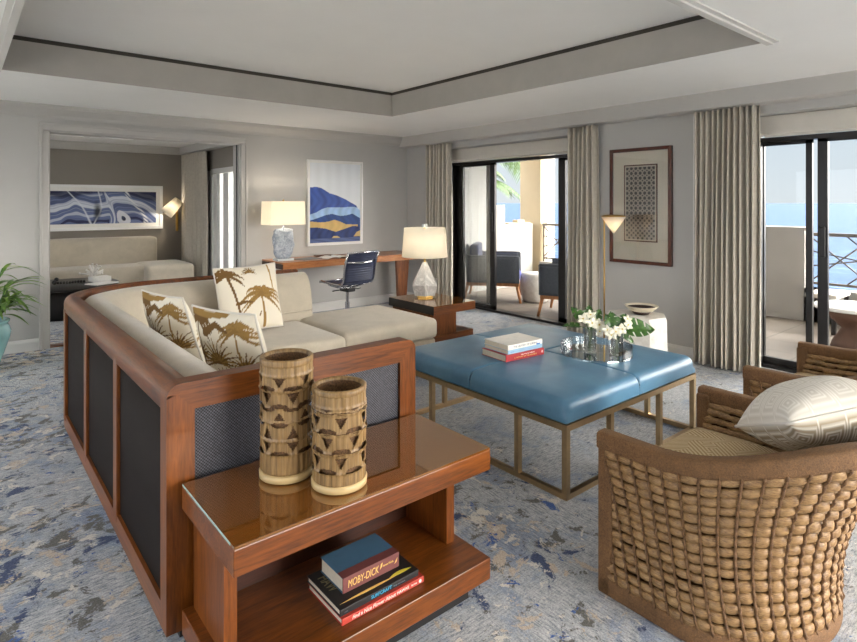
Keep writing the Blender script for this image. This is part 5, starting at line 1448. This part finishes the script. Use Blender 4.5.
def coconut_palm(x, y, z, H_, label, seed, nf=16, L=2.6):
    r = thing('palm_tree', (x, y, z), label, 'palm tree', 'palms beyond the balcony')
    rg = random.Random(seed); top = Vector((x+.3, y+.2, z+H_))
    part(r, 'trunk', 'trunk', lambda b: b.tube([Vector((x, y, z)).lerp(top, t)+Vector((.25*math.sin(t*PI), 0, 0)) for t in [i/10 for i in range(11)]], [.22-.08*i/10 for i in range(11)], 12))
    b = MB()
    for k in range(nf):
        a = 2*PI*k/nf+rg.uniform(-.2, .2); e = rg.uniform(-.1, 1.1); LL = L*rg.uniform(.8, 1.1)
        d = Vector((math.cos(a)*math.cos(e), math.sin(a)*math.cos(e), math.sin(e))); side = Vector((-math.sin(a), math.cos(a), 0))
        sp = [top+d*LL*t+Vector((0, 0, -1.25*LL*.55*t*t)) for t in [i/14 for i in range(15)]]
        b.tube(sp, [.03-.0018*i for i in range(15)], 5)
        for i in range(1, 15):
            for q in (0, .33, .66):
                p = sp[i-1].lerp(sp[i], q); tdir = (sp[i]-sp[i-1]).normalized()
                for sg in (-1, 1):
                    ln = LL*.30*(1-.55*abs(i/14-.4)); dd = (side*sg+tdir*.7+Vector((0, 0, -.35))).normalized()
                    wv = tdir*.024
                    b.add([p-wv, p+wv, p+wv*.8+dd*ln*.6+Vector((0, 0, -.04)), p+dd*ln+Vector((0, 0, -.18*ln)), p-wv*.8+dd*ln*.6+Vector((0, 0, -.04))], [(0, 1, 2, 3, 4)], False)
    b.build('fronds', 'palm_leaf', r)
coconut_palm(12.9, 13.1, -6, 9.3, 'tall green palm just beyond the balcony end wall, fronds filling the open door', 1, 30, 2.9)
coconut_palm(17.6, 18.6, -6, 8.4, 'second green palm lower down behind the taller one beyond the balcony', 2, 20, 2.6)
structure('bounce_deck', 'stucco', lambda b: (b.box(-14, -14, -.3, -3.4, 14, -.05), b.box(-3.4, -14, -.3, 12, -4.0, -.05)))  # unseen pale deck added to bounce light up to the ceiling
structure('sea', 'sea', lambda b: b.box(-26000, -26000, -16.2, 26000, 26000, -16))
structure('ground', 'stucco_beige', lambda b: b.box(-30, -20, -6.3, 20, 40, -6.0))

# ------------------------------------------------------------------ sky, sun and lamps
w = bpy.data.worlds.new('sky'); sc.world = w; w.use_nodes = True
t = w.node_tree; bg = t.nodes['Background']
tc = t.nodes.new('ShaderNodeTexCoord'); sep = t.nodes.new('ShaderNodeSeparateXYZ'); t.links.new(tc.outputs['Generated'], sep.inputs[0])
rp = t.nodes.new('ShaderNodeValToRGB'); t.links.new(sep.outputs['Z'], rp.inputs[0])
e = rp.color_ramp; e.elements[0].position = 0.0; e.elements[0].color = S(232, 240, 244); e.elements[1].position = .6; e.elements[1].color = S(150, 190, 232)
x = e.elements.new(.16); x.color = S(214, 230, 242)
LOBES = [((.45, -.86, .45), .30, 27, (1.0, .95, .88), None), ((-.95, .1, .3), .3, 5.2, (.95, .97, 1.0), None), ((.8, .25, .5), .5, 2.6, (1.0, .97, .93), (.15, .42))]  # out-of-view sky brightness added to lift room and balcony
SUN_DIR = Vector((.62, -.42, 1.05)).normalized()      # towards the sun
def lobe(d, lo, gain, col, gate):
    """bright sky patch added round the direction d to light room or balcony"""
    dp = t.nodes.new('ShaderNodeVectorMath'); dp.operation = 'DOT_PRODUCT'; t.links.new(tc.outputs['Generated'], dp.inputs[0]); dp.inputs[1].default_value = Vector(d).normalized()
    mr = t.nodes.new('ShaderNodeMapRange'); mr.interpolation_type = 'SMOOTHSTEP'; t.links.new(dp.outputs['Value'], mr.inputs[0]); mr.inputs[1].default_value = lo; mr.inputs[2].default_value = 1.0; mr.inputs[3].default_value = 0.0; mr.inputs[4].default_value = gain
    ml = t.nodes.new('ShaderNodeVectorMath'); ml.operation = 'SCALE'; ml.inputs[0].default_value = col; t.links.new(mr.outputs[0], ml.inputs['Scale'])
    if gate:   # only above a certain elevation
        g = t.nodes.new('ShaderNodeMapRange'); g.interpolation_type = 'SMOOTHSTEP'; t.links.new(sep.outputs['Z'], g.inputs[0]); g.inputs[1].default_value = gate[0]; g.inputs[2].default_value = gate[1]
        m2 = t.nodes.new('ShaderNodeVectorMath'); m2.operation = 'SCALE'; t.links.new(ml.outputs[0], m2.inputs[0]); t.links.new(g.outputs[0], m2.inputs['Scale']); return m2.outputs[0]
    return ml.outputs[0]
acc = rp.outputs[0]
for args in LOBES:
    ad = t.nodes.new('ShaderNodeVectorMath'); ad.operation = 'ADD'; t.links.new(acc, ad.inputs[0]); t.links.new(lobe(*args), ad.inputs[1]); acc = ad.outputs[0]
t.links.new(acc, bg.inputs['Color']); bg.inputs['Strength'].default_value = 0.76

def lamp(name, kind, loc, energy, color=(1, 1, 1), **kw):
    l = bpy.data.lights.new(name, kind); l.energy = energy; l.color = color
    for k, v in kw.items(): setattr(l, k, v)
    o = bpy.data.objects.new(name, l); COL.objects.link(o); o.location = loc; return o
s = lamp('sun', 'SUN', (0, 0, 20), 0.55, (1, .95, .86), angle=.01)
s.rotation_euler = SUN_DIR.to_track_quat('Z', 'Y').to_euler()
WARM = (1, .88, .72)
lamp('desk_lamp_light', 'POINT', DL, 19, WARM, shadow_soft_size=.035)
lamp('pyramid_lamp_light', 'POINT', PL, 17, WARM, shadow_soft_size=.035)
lamp('floor_lamp_light', 'POINT', (HL[0], HL[1], HL[2]+.10), 7, WARM, shadow_soft_size=.025)
lamp('wall_lamp_light', 'POINT', WL, 14, WARM, shadow_soft_size=.03)

sc.view_settings.view_transform = 'Standard'; sc.view_settings.look = 'None'
sc.view_settings.gamma = 1.0; sc.view_settings.use_curve_mapping = False
sc.view_settings.exposure = 0.34
